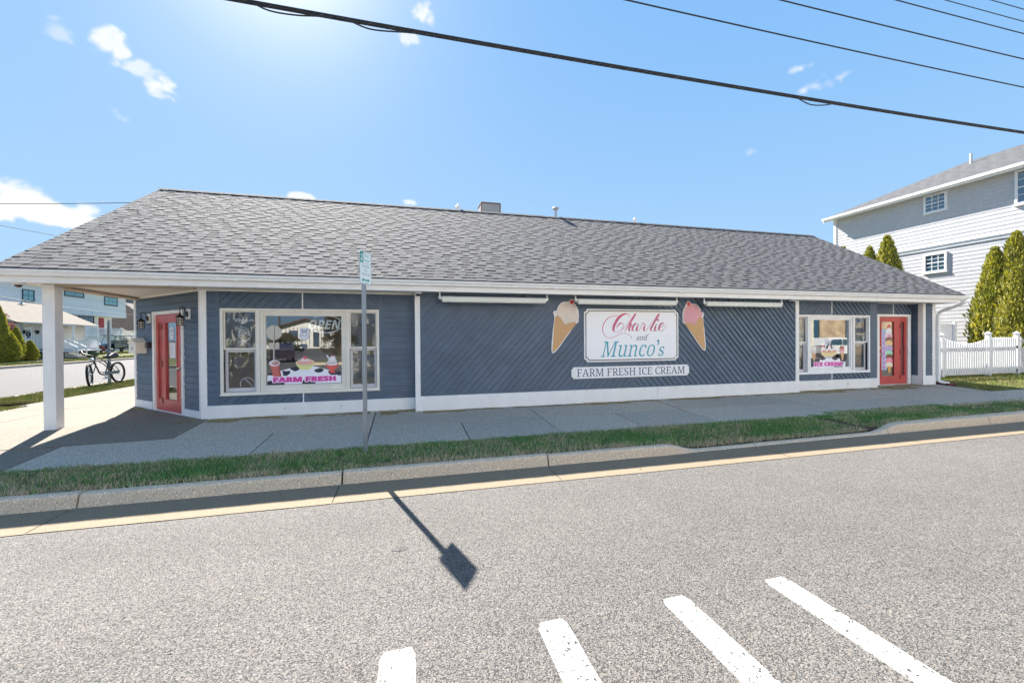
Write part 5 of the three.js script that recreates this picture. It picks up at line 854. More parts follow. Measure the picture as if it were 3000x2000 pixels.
{
  const h = thing('tall_house', 'tall three-storey house clad in pale grey shingles behind the thujas', 'house');
  const X0 = 25.2, FH = new Frame([X0, 0, 0], [0, 0, 1], [0, 1, 0], [-1, 0, 0]), z0 = -10.4, z1 = 1.5, E = 8.56;
  const shakes = [[0.50, 0.50, 0.53], [0.493, 0.493, 0.523], [0.508, 0.507, 0.537]].map((c) => std(c, 0.7, { map: T.shake }));
  const wall = mesh('wall', box(X0, X0 + 8.2, -0.1, E, z0, z1), shakes[0], h);
  lapped(FH, z0 + 0.13, z1, 0.0, 5.70, 0, 0, 0.178, 0.016, shakes, wall, 'siding_course', undefined, 0.001); lapped(FH, z0 + 0.13, z1, 5.90, E, 0, 0, 0.178, 0.016, shakes, wall, 'siding_course', undefined, 0.001);
  mesh('corner_board', merge([FH.box(z0 - 0.03, z0 + 0.13, 0, E, -0.16, 0.035), FH.box(z1, z1 + 0.1, 0, E, -0.1, 0.035)]), M.vinyl, h);
  mesh('band_board', merge([FH.rbox(z0 + 0.13, z1, 5.70, 5.90, 0, 0.05, 0.006), FH.box(z0 + 0.13, z1, 5.86, 5.905, 0.04, 0.09)]), M.vinyl, h);
  const rise = 2.17, ex = 0.4;   // hip roof with overhanging eaves
  const rp = (x, y, z) => [x, y, z], A = rp(X0 - ex, E + 0.06, z0 - ex), B = rp(X0 + 8.2 + ex, E + 0.06, z0 - ex), Cc = rp(X0 + 8.2 + ex, E + 0.06, z1 + ex), D = rp(X0 - ex, E + 0.06, z1 + ex), m = X0 + 4.1, R1 = rp(m, E + 0.06 + rise, z0 + 3.9), R2 = rp(m, E + 0.06 + rise, z1 - 3.0);
  const g = new THREE.BufferGeometry(); g.setAttribute('position', new THREE.BufferAttribute(new Float32Array([A, D, R2, A, R2, R1, B, A, R1, Cc, B, R1, Cc, R1, R2, D, Cc, R2].flat()), 3)); g.computeVertexNormals();
  T.tabs = tex(512, 1.1, (x, y, N) => { const row = Math.floor(y / N * 8), c = hash(Math.floor((x / N + row * 0.37) % 1 * 4), row, 5), e = (y / N * 8) % 1; return (e < 0.14 ? 0.72 : 1) * (0.78 + 0.2 * c) + 0.1 * (hash(x, y, 8) - 0.5); });
  const roof2 = mesh('roof', boxUV(g), std([0.095, 0.096, 0.105], 0.95, { map: T.tabs }), h);
  mesh('eave', merge([box(X0 - ex, X0 + 8.2 + ex, E - 0.02, E + 0.05, z0 - ex, z1 + ex), box(X0 - ex - 0.1, X0 - ex, E - 0.06, E + 0.065, z0 - ex, z1 + ex), box(X0 - ex, X0 - ex + 0.02, E - 0.16, E - 0.02, z0 - ex, z1 + ex)]), M.vinyl, h);
  mesh('vent_pipe', rod([X0 + 3.3, E + 1.5, -5.9], [X0 + 3.3, E + 2.35, -5.9], 0.06, 0.06, 10), M.vinyl, roof2);
  neighbourWindow(h, FH, -5.96, -5.04, 7.52, 8.42, M.vinyl, 3, 4); neighbourWindow(h, FH, -5.96, -5.04, 4.58, 5.52, M.vinyl, 3, 4);
  neighbourWindow(h, FH, -2.78, -1.5, 6.98, 8.44, M.vinyl, 3, 4); neighbourWindow(h, FH, -2.70, -1.5, 3.6, 5.55, M.vinyl, 3, 4); neighbourWindow(h, FH, -9.2, -8.3, 1.6, 2.9, M.vinyl, 3, 4);
}

// ---------------------------------------------------------------- houses across the side street
const toward = (x) => new Frame([x, 0, 0], [0, 0, -1], [0, 1, 0], [1, 0, 0]);   // wall facing +x; u = -z
{
  const h = thing('tan_roof_house', 'single-storey white house with tan shingle roof and porch', 'house');
  const F = toward(-30), wl = std([0.70, 0.70, 0.70], 0.7, { map: T.grain });
  const wall = mesh('wall', merge([box(-36, -30, 0.85, 3.1, -40.4, -33.3)]), wl, h);
  for (let z = 33.45; z < 40.3; z += 0.42) mesh('batten', F.box(z, z + 0.05, 0.86, 2.98, 0, 0.02), wl, wall);
  mesh('foundation', box(-35.97, -30.03, 0.0, 0.85, -40.37, -33.33), std([0.13, 0.16, 0.19], 0.9, { map: T.mottle }), h);
  const tan = std([0.185, 0.158, 0.128], 0.95, { map: T.tabs });
  const rp = [[-29.2, 3.04, -31.9], [-28.6, 2.96, -39.8], [-33.4, 5.02, -41.1], [-33.4, 5.02, -31.6], [-37.2, 3.05, -45], [-37.2, 3.05, -32.2]];
  const g = new THREE.BufferGeometry(); g.setAttribute('position', new THREE.BufferAttribute(new Float32Array([0, 1, 2, 0, 2, 3, 3, 2, 4, 3, 4, 5, 1, 4, 2].flatMap((i) => rp[i])), 3)); g.computeVertexNormals(); mesh('roof', boxUV(g), tan, h);
  mesh('gable', (() => { const gg = extrudePoly([[-37.0, 3.0], [-29.6, 3.0], [-33.4, 4.98]], 0.06); gg.translate(0, 0, -33.36); return gg; })(), wl, h);
  mesh('gutter', merge([box(-28.95, -28.83, 2.93, 3.03, -39.7, -32.0), box(-30, -29.9, 0.9, 3.0, -33.42, -33.34)]), std([0.45, 0.50, 0.56], 0.5), h);
  const d = mesh('door', F.rbox(33.66, 34.38, 0.86, 2.66, -0.02, 0.03, 0.01), M.vinyl, h); mesh('door_pane', F.box(33.82, 34.22, 1.75, 2.5, 0.03, 0.034), M.darkGlass, d); mesh('wreath', F.put(at(flat(new THREE.TorusGeometry(0.17, 0.045, 8, 20)), 33.95, 2.1, 0.06)), std([0.06, 0.07, 0.08], 0.9), d); mesh('storm_frame', merge(frameRing(F, 33.60, 34.46, 0.86, 2.74, 0.06, 0, 0.05)), M.vinyl, d);
  for (const u of [33.45, 34.72]) mesh('sconce', F.put(merge([at(lathe([[0, 0.18], [0.05, 0.14], [0.11, 0.10], [0.09, -0.1], [0.05, -0.16], [0, -0.18]], 10), u, 2.3, 0.14), rod([u, 2.3, 0], [u, 2.36, 0.12], 0.02)])), M.blackMetal, h);
  mesh('garage_panel', F.box(37.2, 40.1, 0.9, 2.75, 0.0, 0.03), std([0.66, 0.60, 0.52], 0.7), h);
  for (const u of [34.9, 36.2, 37.7, 39.2]) mesh('porch_column', F.rbox(u - 0.05, u + 0.05, 0.25, 2.92, 1.58, 1.68, 0.006), M.vinyl, h);
  mesh('porch_deck', F.box(34.8, 39.5, 0.62, 0.72, 0, 1.75), M.vinyl, h);
  const rail = mesh('porch_rail', merge([F.box(34.9, 39.3, 1.62, 1.70, 1.60, 1.68), F.box(34.9, 39.3, 0.82, 0.90, 1.60, 1.68)]), M.vinyl, h);
  for (let u = 35.0; u < 39.2; u += 0.13) mesh('baluster', F.box(u, u + 0.05, 0.88, 1.64, 1.62, 1.66), M.vinyl, rail);
  const st = mesh('step', merge([0, 1, 2].map((i) => F.box(35.0, 36.0, 0.1, 0.58 - i * 0.17, 1.76 + i * 0.3, 2.06 + i * 0.3))), M.walks[2], h); mesh('step_rail', merge([36.0, 35.0].map((u) => F.put(merge([rod([u, 1.5, 1.75], [u, 0.95, 2.7], 0.035), rod([u, 0.2, 2.68], [u, 1.0, 2.68], 0.04)])))), M.vinyl, st);
  // overhead service wire and lamp seen in front of it
}
{
  const s = 38 / 33, z = (q) => -(8.78 + (q - 8.78) * s), y = (q) => 1.48 + (q - 1.48) * s, F = toward(-38);
  const h = thing('white_house', 'large white two-storey house with black-framed windows and a red door', 'house');
  const wl = [[0.74, 0.75, 0.78], [0.71, 0.72, 0.755], [0.76, 0.77, 0.80]].map((c) => std(c, 0.65)), blk = std([0.012, 0.03, 0.045], 0.4);
  const u0 = z(-30), u1 = z(-51.7), mid = y(4.3), top = y(6.75);
  const wall = mesh('wall', merge([box(-47, -38, mid, top, -u1, -u0), box(-47, -39.6, 0.2, mid, -u1, -u0)]), wl[0], h);
  lapped(F, u0, u1, mid + 0.02, top, 0, 0, 0.20, 0.02, wl, wall, 'siding_course', undefined, 0.001);
  mesh('band_board', merge([F.box(z(-46.2), u1 + 0.05, mid, mid + 0.38, 0.02, 0.10), F.box(u1 - 0.12, u1 + 0.03, mid, top, 0.0, 0.06), F.box(u0, u1, top - 0.05, top + 0.2, 0.0, 0.4)]), M.vinyl, h);
  mesh('roof', (() => { const g = extrudePoly([[-37.5, top + 0.2], [-42.5, top + 2.6], [-47.5, top + 0.2]], u1 - u0 + 0.8); g.translate(0, 0, -u1 - 0.4); return boxUV(g); })(), std([0.20, 0.21, 0.23], 0.95, { map: T.tabs }), h);
  const gl = phys([0.16, 0.36, 0.40], 0.06, { clearcoat: 1 });
  const win = (a, b, c, d, cols, rows) => neighbourWindow(h, F, z(a), z(b), y(c), y(d), blk, cols, rows, true, gl);
  win(-37.7, -38.95, 5.15, 6.2, 2, 2); win(-42.4, -45.0, 6.1, 6.62, 2, 2); win(-48.05, -50.25, 5.62, 6.6, 3, 2);
  const F2 = toward(-39.6), s2 = 39.6 / 33, z2 = (q) => -(8.78 + (q - 8.78) * s2), y2 = (q) => 1.48 + (q - 1.48) * s2;
  neighbourWindow(h, F2, z2(-44.2), z2(-46.4), y2(3.45), y2(4.18), blk, 3, 1, false, phys([0.02, 0.05, 0.055], 0.06, { clearcoat: 1 }));
  const d = mesh('door', F2.rbox(z2(-47.16), z2(-47.96), y2(2.28), y2(4.1), 0, 0.06, 0.01), std([0.36, 0.02, 0.045], 0.45), h);
  for (const [a, b] of [[0.1, 0.55], [0.6, 0.95]]) for (const q of [0.12, 0.55]) mesh('door_panel', F2.box(lerp(z2(-47.16), z2(-47.96), q), lerp(z2(-47.16), z2(-47.96), q + 0.33), lerp(y2(2.28), y2(4.1), a), lerp(y2(2.28), y2(4.1), b), 0.06, 0.075), std([0.33, 0.018, 0.04], 0.45), d);
  const dk = y(2.12), FF = toward(-36.6), s3 = 36.6 / 33, z3 = (q) => -(8.78 + (q - 8.78) * s3), y3 = (q) => 1.48 + (q - 1.48) * s3;
  mesh('deck', box(-39.6, -36.5, y3(2.0), y3(2.18), -z3(-51), -z3(-44)), M.vinyl, h);
  mesh('deck_skirt', box(-36.75, -36.65, 0.2, y3(2.0), -z3(-51), -z3(-44)), std([0.72, 0.73, 0.76], 0.6), h);
  const rail = mesh('deck_rail', merge([FF.box(z3(-44), z3(-51), y3(2.92), y3(3.0), -0.05, 0.03), FF.box(z3(-44), z3(-51), y3(2.26), y3(2.33), -0.05, 0.03)]), M.vinyl, h);
  for (let u = z3(-44); u < z3(-51); u += 0.15) mesh('baluster', FF.box(u, u + 0.045, y3(2.3), y3(2.94), -0.03, 0.01), M.vinyl, rail);
  for (const q of [-44, -45.5, -47, -49, -50.9]) mesh('deck_post', FF.rbox(z3(q) - 0.09, z3(q) + 0.09, 0.2, y3(q === -50.9 || q === -44 ? 3.1 : 3.05), -0.1, 0.06, 0.01), M.vinyl, h);
  for (const [q0, q1] of [[3.0, 1.6], [2.3, 0.95]]) mesh('stair_rail', FF.put(rod([z3(-51), y3(q0), 0], [z3(-55), y3(q1), 0], 0.06, 0.06, 6)), M.vinyl, h);
  mesh('stairs', merge(range(0, 8, 8).map((i) => FF.box(z3(-51) + i * 0.45, z3(-51) + i * 0.45 + 0.46, 0.2, y3(2.1) - i * 0.2, -1.2, -0.05))), M.walks[2], h);
}
{
  const h = thing('far_house', 'far house with pinkish shingle roof beyond the white house', 'house');
  mesh('wall', box(-48, -38.5, 0.2, 3.3, -84, -70), std([0.66, 0.64, 0.62], 0.7), h);
  mesh('roof', (() => { const g = extrudePoly([[-37.8, 3.2], [-43, 7.6], [-48.6, 3.2]], 14.8); g.translate(0, 0, -84.4); return boxUV(g); })(), std([0.20, 0.16, 0.15], 0.95, { map: T.tabs }), h);
  mesh('window', box(-38.5, -38.4, 1.4, 2.8, -73.4, -71.6), M.darkGlass, h);
  const k = thing('grey_far_house', 'grey-roofed far house behind the pinkish roof', 'house');
  mesh('wall', box(-58, -46, 0.2, 7, -110, -92), std([0.62, 0.63, 0.66], 0.7), k); mesh('roof', (() => { const g = extrudePoly([[-45, 6.9], [-52, 12.6], [-59, 6.9]], 19); g.translate(0, 0, -110.5); return boxUV(g); })(), std([0.20, 0.21, 0.24], 0.95, { map: T.tabs }), k);
}
// planting along the porch
function bush(label, x, y, z, r, col, seed, group) { const t = thing('low_bush', label, 'bush', [x, y, z], 0, group); const g = crownGeo(seed, r * 1.4, r, 900, r * 0.32, ballShape, 0.35, [col, col.map((q) => q * 1.5)]); mesh('foliage', g, leafMat, t); mesh('stems', rod([0, -0.1, 0], [0, r, 0], r * 0.3, r * 0.1, 6), barkMat, t); }
bush('dark red rounded bush in front of the golf cart', -31.0, 0.22, -43.2, 0.62, [0.11, 0.035, 0.04], 5); bush('brownish low bush between dark red bush and porch', -30.2, 0.2, -41.2, 0.5, [0.14, 0.11, 0.06], 6); bush('dark blue-green low bush by the porch steps', -29.2, 0.2, -39.6, 0.5, [0.05, 0.07, 0.075], 7);
{ const t = thing('planter', 'low green oval planter at the porch steps', 'planter', [-28.6, 0.12, -38.6]); mesh('tub', at(lathe([[0, 0], [0.5, 0], [0.62, 0.36], [0.58, 0.38], [0, 0.34]], 20), 0, 0, 0), std([0.05, 0.10, 0.06], 0.6), t); mesh('soil', at(lathe([[0, 0], [0.56, 0]], 16), 0, 0.35, 0), M.soil, t); }

// ---------------------------------------------------------------- golf cart
{
  const c = thing('golf_cart', 'dark blue six-seat golf cart with roof parked before the white house', 'golf cart', [-31.5, 0.24, -47.6], Math.PI / 2);
  const navy = phys([0.02, 0.045, 0.075], 0.25, { clearcoat: 0.8 }), dark = std([0.02, 0.02, 0.022], 0.6), L = (pts, w, n, m, p = c) => { const g = extrudePoly(pts, w, 0.02); g.translate(0, 0, -w / 2); return mesh(n, boxUV(g), m, p); };
  // local x along the cart (front at -x is towards +z), z across
  L([[-2.5, 0.42], [-2.45, 0.75], [-2.0, 0.98], [-1.62, 1.02], [-1.5, 0.45], [2.3, 0.45], [2.45, 0.6], [2.45, 0.85], [1.2, 0.88], [0.9, 0.62], [-1.4, 0.5], [-1.5, 0.36], [-2.1, 0.33]], 1.15, 'body', navy);
  L([[-1.75, 1.86], [-1.7, 1.93], [2.3, 1.93], [2.35, 1.86]], 1.2, 'roof', std([0.04, 0.09, 0.11], 0.4));
  for (const x of [-1.62, -0.35, 0.6, 1.45, 2.2]) for (const s of [-1, 1]) mesh('strut', rod([x === -1.62 ? -1.75 : x, x === -1.62 ? 1.0 : 0.7, s * 0.55], [x === -1.62 ? -1.15 : x - 0.12, 1.88, s * 0.55], 0.022, 0.022, 8), dark, c);
  mesh('windscreen', (() => { const g = box(-0.006, 0.006, 0, 0.98, -0.52, 0.52); g.rotateZ(-0.6); g.translate(-1.72, 1.02, 0); return g; })(), M.clearGlass, c);
  for (const x of [-0.75, 0.35, 1.4]) { const seat = mesh('seat', rbox(x - 0.25, x + 0.28, 0.72, 0.86, -0.52, 0.52, 0.04), std([0.45, 0.40, 0.34], 0.6), c); mesh('seat_back', (() => { const g = rbox(-0.06, 0.06, 0, 0.5, -0.5, 0.5, 0.03); g.rotateZ(-0.15); g.translate(x + 0.30, 0.86, 0); return g; })(), std([0.42, 0.38, 0.33], 0.6), seat); }
  mesh('steering_wheel', (() => { const g = flat(new THREE.TorusGeometry(0.17, 0.018, 8, 24)); g.rotateY(Math.PI / 2); g.rotateZ(0.6); g.translate(-1.25, 1.12, 0.28); return g; })(), dark, c);
  for (const x of [-1.85, 1.55]) for (const s of [-1, 1]) { const w = mesh('wheel', (() => { const g = flat(new THREE.TorusGeometry(0.21, 0.085, 10, 24)); g.translate(x, 0.27, s * 0.52); return g; })(), dark, c); mesh('rim', (() => { const g = lathe([[0, 0.05], [0.1, 0.06], [0.15, 0.03], [0.155, -0.03], [0, -0.03]], 18); g.rotateX(s * Math.PI / 2); g.translate(x, 0.27, s * 0.53); return g; })(), M.galv, w); }
}

// ---------------------------------------------------------------- bicycle and its signpost
{
  const p = thing('signpost', 'bare galvanised post in the side verge with the bicycle leaning on it', 'post', [-10.15, -0.1, -8.93]);
  mesh('post', merge([box(-0.035, 0.035, 0, 2.3, -0.03, -0.026), box(-0.035, -0.03, 0, 2.3, -0.03, 0.03), box(0.03, 0.035, 0, 2.3, -0.03, 0.03)]), M.galv, p); mesh('top_plate', box(-0.03, 0.03, 2.20, 2.34, -0.026, -0.02), M.galv, p);
  const b = thing('bicycle', 'black beach cruiser bicycle leaning on the post in the side verge', 'bicycle', [-10.06, -0.02, -8.62], 0);
  const rub = std([0.018, 0.017, 0.017], 0.8), fr = phys([0.015, 0.014, 0.016], 0.3, { clearcoat: 0.6 }), chrome = M.nickel;
  // wheel plane: y-z; front towards +z
  const wheel = (z, yaw) => { const g = new THREE.Group(), t = flat(new THREE.TorusGeometry(0.315, 0.03, 10, 40)), r = flat(new THREE.TorusGeometry(0.285, 0.014, 8, 40)), sp = []; for (let i = 0; i < 24; i++) { const a = i / 24 * 6.2832; sp.push(rod([0, 0, i % 2 ? 0.025 : -0.025], [0.28 * Math.cos(a), 0.28 * Math.sin(a), 0], 0.0022, 0.0022, 4)); } sp.push(rod([0, 0, -0.05], [0, 0, 0.05], 0.018, 0.018, 10)); const s = merge(sp); for (const q of [t, r, s]) { q.rotateY(Math.PI / 2 + yaw); q.translate(0, 0.345, z); } const w = mesh('wheel', t, rub, b); mesh('rim', r, std([0.10, 0.09, 0.09], 0.4, { metalness: 0.5 }), w); mesh('spokes', s, chrome, w); };
  wheel(0.68, 0.38); wheel(-0.56, 0);
  const Q = (pts, r, seg = 20) => tube(pts.map(([z, y, x]) => [x || 0, y, z]), r, seg, 8);
  mesh('frame', merge([Q([[0.42, 0.82], [0.2, 0.80], [-0.02, 0.70], [-0.22, 0.50]], 0.019), Q([[0.43, 0.74], [0.22, 0.70], [0.0, 0.60], [-0.18, 0.44]], 0.014), Q([[0.44, 0.70], [0.34, 0.52], [0.24, 0.36], [0.06, 0.30]], 0.021), Q([[0.04, 0.30], [-0.10, 0.55], [-0.18, 0.74]], 0.018), Q([[0.05, 0.30, 0.04], [-0.3, 0.31, 0.05], [-0.56, 0.345, 0.06]], 0.011), Q([[0.05, 0.30, -0.04], [-0.3, 0.31, -0.05], [-0.56, 0.345, -0.06]], 0.011), Q([[-0.16, 0.66, 0.02], [-0.4, 0.52, 0.05], [-0.56, 0.345, 0.06]], 0.011), Q([[-0.16, 0.66, -0.02], [-0.4, 0.52, -0.05], [-0.56, 0.345, -0.06]], 0.011), rod([0, 0.66, 0.455], [0, 0.86, 0.40], 0.024, 0.024, 12)]), fr, b);
  mesh('fork', merge([Q([[0.46, 0.68, 0.05], [0.52, 0.56, 0.055], [0.60, 0.42, 0.055], [0.68, 0.345, 0.055]], 0.012), Q([[0.46, 0.68, -0.05], [0.52, 0.56, -0.055], [0.60, 0.42, -0.055], [0.68, 0.345, -0.055]], 0.012), rod([-0.06, 0.68, 0.455], [0.06, 0.68, 0.455], 0.014, 0.014, 8)]), fr, b);
  mesh('handlebar', merge([rod([0, 0.84, 0.41], [0, 0.92, 0.39], 0.014, 0.014, 8), tube([[-0.36, 1.06, 0.16], [-0.37, 1.07, 0.30], [-0.24, 0.98, 0.42], [0, 0.91, 0.40], [0.24, 0.98, 0.42], [0.37, 1.07, 0.30], [0.36, 1.06, 0.16]], 0.012, 40, 8), rod([-0.36, 1.06, 0.14], [-0.365, 1.08, 0.25], 0.018, 0.018, 8), rod([0.36, 1.06, 0.14], [0.365, 1.08, 0.25], 0.018, 0.018, 8)]), M.blackMetal, b);
  mesh('headlamp', merge([at(flat(new THREE.SphereGeometry(0.06, 14, 10)).scale(1, 1, 0.8), 0, 0.78, 0.53)]), chrome, b);
  const sd = mesh('saddle', (() => { const g = extrudePoly([[-0.36, 0.02], [-0.34, 0.11], [-0.22, 0.12], [-0.08, 0.06], [0.04, 0.03], [0.03, 0.0], [-0.15, -0.02]].map((q) => [q[0], q[1]]), 0.12, 0.03); g.translate(0, 0, -0.06); g.rotateY(-Math.PI / 2); g.translate(0, 0.84, -0.14); return boxUV(g); })(), std([0.05, 0.045, 0.045], 0.7), b); mesh('seat_post', rod([0, 0.70, -0.165], [0, 0.86, -0.22], 0.013, 0.013, 8), chrome, sd);
  mesh('crank', merge([flat(new THREE.TorusGeometry(0.085, 0.012, 6, 24)).rotateY(Math.PI / 2).translate(0.05, 0.30, 0.05), rod([0.07, 0.30, 0.05], [0.08, 0.20, 0.18], 0.012, 0.012, 8), rod([-0.07, 0.30, 0.05], [-0.08, 0.40, -0.08], 0.012, 0.012, 8), box(0.06, 0.17, 0.185, 0.215, 0.13, 0.23), box(-0.17, -0.06, 0.385, 0.415, -0.13, -0.03)]), chrome, b);
  mesh('chain_guard', (() => { const g = rbox(0.055, 0.065, 0.30, 0.40, -0.5, 0.12, 0.004); return g; })(), fr, b);
  b.rotation.z = 0.06; b.scale.setScalar(1.12);
}
// service wires over the side street
for (const [P, r, lab] of [[[[-70, 9.6, -29.5], [-40, 8.5, -21.7], [-18.4, 8.0, -16.1], [-12.67, 8.0, -14.6], [-8.5, 8.1, -13.5]], 0.016, 'twisted service wire crossing the sky left of the shop roof'], [[[-40, 8.6, 18], [-26, 7.4, -4.2], [-18.5, 7.0, -16.2], [-12, 6.9, -26.6]], 0.012, 'lower single service wire left of the shop roof']]) tag(mesh('service_wire', tube(P, r, 60, 6), std([0.02, 0.022, 0.027], 0.7)), lab, 'wire');
{ const l = thing('street_lamp_head', 'small street lamp hanging from a wire before the tan-roofed house', 'street lamp', [-22, 3.70, -22.2]); mesh('hood', at(lathe([[0, 0.26], [0.03, 0.25], [0.045, 0.1], [0.16, 0.02], [0.18, -0.02], [0, 0.0]], 16), 0, 0, 0), std([0.45, 0.45, 0.43], 0.5), l); mesh('bulb', at(flat(new THREE.SphereGeometry(0.06, 12, 8)), 0, -0.03, 0), std([0.8, 0.78, 0.72], 0.4), l); mesh('span_wire', tube([[1.5, 0.6, 9], [0, 0.26, 0], [-3, 0.30, -12], [-6, 0.6, -26]], 0.012, 30, 5), M.black, l); }

// ---------------------------------------------------------------- across the street: what the shop windows mirror, and cottages added for fill
structure('opposite_lawn', sheet([-120, -60, -22], range(16, 110, 6), () => -0.15), M.lawn);
structure('opposite_kerb', merge([box(-6.5, 120, -0.3, -0.12, 22, 22.18), box(-120, -22, -0.3, -0.12, 22, 22.18)]), M.kerb);
structure('opposite_verge', merge([sheet(range(-6.3, 120, 12), range(22.1, 110, 8), () => -0.14), sheet(range(-1, 30.5, 12), range(14.2, 22.1, 4), () => -0.14)]), M.lawn);
structure('opposite_pavement', sheet(range(-1, 30.5, 12), range(14.25, 15.2, 2), () => -0.12), M.walks[0]);
// unseen pale cottages added facing the shop, to bounce sun onto its shaded front
function cottage(label, x0, x1, h, wallCol, trimCol) {
  const c = thing('added_fill_cottage', label, 'house', [0, 0, 0], 0, 'pale cottages added to light the shop front'), F = new Frame([0, 0, 15.4], [-1, 0, 0], [0, 1, 0], [0, 0, -1]), wm = std(wallCol, 0.7, { map: T.grain }), tm = std(trimCol, 0.6);
  const wall = mesh('wall', box(x0, x1, -0.2, h, 15.4, 22), wm, c);
  for (let k = 0; k < Math.floor(h / 0.25); k++) mesh('siding_course', F.put(plate([[-x1, k * 0.25], [-x0, k * 0.25], [-x0, k * 0.25 + 0.25], [-x1, k * 0.25 + 0.25]], (u, v) => 0.025 - 0.08 * (v - k * 0.25), () => 0)), wm, wall);
  mesh('roof', (() => { const g = extrudePoly([[15.0, h - 0.05], [18.7, h + 2.1], [22.4, h - 0.05], [22.4, h + 0.1], [18.7, h + 2.3], [15.0, h + 0.1]].map((p) => [-p[0], p[1]]), x1 - x0 + 0.5); g.rotateY(Math.PI / 2); g.translate(x0 - 0.25, 0, 0); return boxUV(g); })(), std([0.20, 0.19, 0.18], 0.95), c);
  const m = (x0 + x1) / 2, w = x1 - x0;
  for (const y of [0.9, h - 2.1]) for (const q of [-0.3, 0.3]) neighbourWindow(c, F, -(m + q * w) - 0.5, -(m + q * w) + 0.5, y, y + 1.4, tm, 2, 2);
  const d = mesh('door', F.rbox(-m - 0.45, -m + 0.45, -0.1, 2.0, 0.0, 0.06, 0.01), std([0.10, 0.12, 0.16], 0.5), c); mesh('door_casing', merge(frameRing(F, -m - 0.55, -m + 0.55, -0.12, 2.1, 0.09, 0, 0.07)), tm, d);
}
function vehicle(name, label, category, pos, turn, prof, glassProf, W, wheels, paint, extra) {
  const v = thing(name, label, category, pos, turn);
  const g = extrudePoly(prof, W - 0.1, 0.05); g.translate(0, 0, -(W - 0.1) / 2); const body = mesh('body', g, paint, v);
  for (const s of [-1, 1]) glassProf.forEach((q) => { const w = extrudePoly(q, 0.012); w.translate(0, 0, s * (W / 2 + 0.002) - 0.006); mesh('side_window', w, M.darkGlass, v); });
  for (const x of wheels[0]) for (const s of [-1, 1]) { const t = flat(new THREE.TorusGeometry(wheels[1] * 0.76, wheels[1] * 0.26, 10, 28)); t.translate(x, wheels[1], s * (W / 2 - 0.10)); const w = mesh('wheel', t, std([0.015, 0.015, 0.015], 0.8), v); const r = lathe([[0, 0.03], [wheels[1] * 0.55, 0.05], [wheels[1] * 0.6, -0.02]], 20); r.rotateX(s * Math.PI / 2); r.translate(x, wheels[1], s * (W / 2 - 0.03)); mesh('rim', r, M.galv, w); const a = flat(new THREE.CircleGeometry(wheels[1] * 1.16, 24)); a.translate(0, 0, 0.004); if (s < 0) a.rotateY(Math.PI); a.translate(x, wheels[1] + 0.02, s * (W / 2 + 0.001)); mesh('wheel_arch', a, M.black, w); }
  if (extra) extra(v); return v;
}
cottage('white two-storey cottage added to light the shop front, nearest the side street', -0.5, 7.4, 7.6, [0.78, 0.76, 0.72], [0.80, 0.80, 0.80]);
cottage('cream two-storey cottage added to light the shop front, between two white ones', 8.2, 15.6, 7.4, [0.76, 0.69, 0.58], [0.80, 0.79, 0.76]);
cottage('white two-storey cottage added to light the shop front, beyond the cream one', 16.4, 23.6, 7.8, [0.78, 0.77, 0.75], [0.80, 0.80, 0.80]);
cottage('pale yellow two-storey cottage added to light the shop front, next to the parked estate car', 24.4, 30.2, 7.2, [0.76, 0.71, 0.56], [0.80, 0.80, 0.78]);
const whitePaint = phys([0.78, 0.78, 0.78], 0.25, { clearcoat: 1, clearcoatRoughness: 0.05 });
vehicle('white_car', 'white estate car parked across the street, mirrored in the shop window', 'car', [34.6, ROAD, 17.3], Math.PI, [[-2.35, 0.35], [-2.4, 0.75], [-2.25, 0.98], [-1.35, 1.08], [-0.55, 1.60], [0.4, 1.70], [1.5, 1.66], [2.15, 1.15], [2.32, 1.05], [2.36, 0.5], [2.25, 0.32]], [[[-1.1, 1.12], [-0.5, 1.53], [0.15, 1.58], [0.15, 1.1]], [[0.22, 1.1], [0.22, 1.58], [1.2, 1.56], [1.7, 1.28], [1.4, 1.12]]], 1.86, [[-1.45, 1.4], 0.35], whitePaint, (v) => { for (const s of [-1, 1]) mesh('tail_lamp', rbox(2.08, 2.37, 0.92, 1.10, s * 0.93 - (s > 0 ? 0.35 : 0.02), s * 0.93 + (s > 0 ? 0.02 : 0.35), 0.02), phys([0.40, 0.01, 0.015], 0.15, { clearcoat: 1 }), v); mesh('rear_window', (() => { const g = box(-0.01, 0.01, 0, 0.5, -0.75, 0.75); g.rotateZ(0.93); g.translate(2.08, 1.24, 0); return g; })(), M.darkGlass, v); mesh('sill', box(-1.0, 1.0, 0.28, 0.40, -0.95, 0.95), M.black, v); });
vehicle('dark_car', 'dark parked hatchback mirrored in the picture window', 'car', [-10.2, ROAD, 29.0], 1.2, [[-2.1, 0.35], [-2.15, 0.7], [-1.9, 0.92], [-1.0, 1.0], [-0.3, 1.42], [0.9, 1.46], [1.7, 1.1], [2.05, 1.0], [2.1, 0.4]], [[[-0.85, 1.02], [-0.25, 1.36], [0.3, 1.38], [0.3, 1.02]], [[0.36, 1.02], [0.36, 1.38], [0.9, 1.38], [1.4, 1.08]]], 1.75, [[-1.3, 1.3], 0.32], phys([0.03, 0.02, 0.035], 0.25, { clearcoat: 1 }));
vehicle('pickup_truck', 'white pickup truck parked before the white panelled townhouse', 'truck', [-18.4, ROAD, 64], 0.25, [[-2.8, 0.5], [-2.85, 1.0], [-1.5, 1.15], [-0.9, 1.75], [0.6, 1.78], [0.8, 1.15], [2.75, 1.12], [2.8, 0.5]], [[[-1.2, 1.2], [-0.8, 1.66], [-0.2, 1.68], [-0.2, 1.2]], [[-0.12, 1.2], [-0.12, 1.68], [0.5, 1.68], [0.6, 1.2]]], 1.95, [[-1.85, 1.85], 0.4], whitePaint);
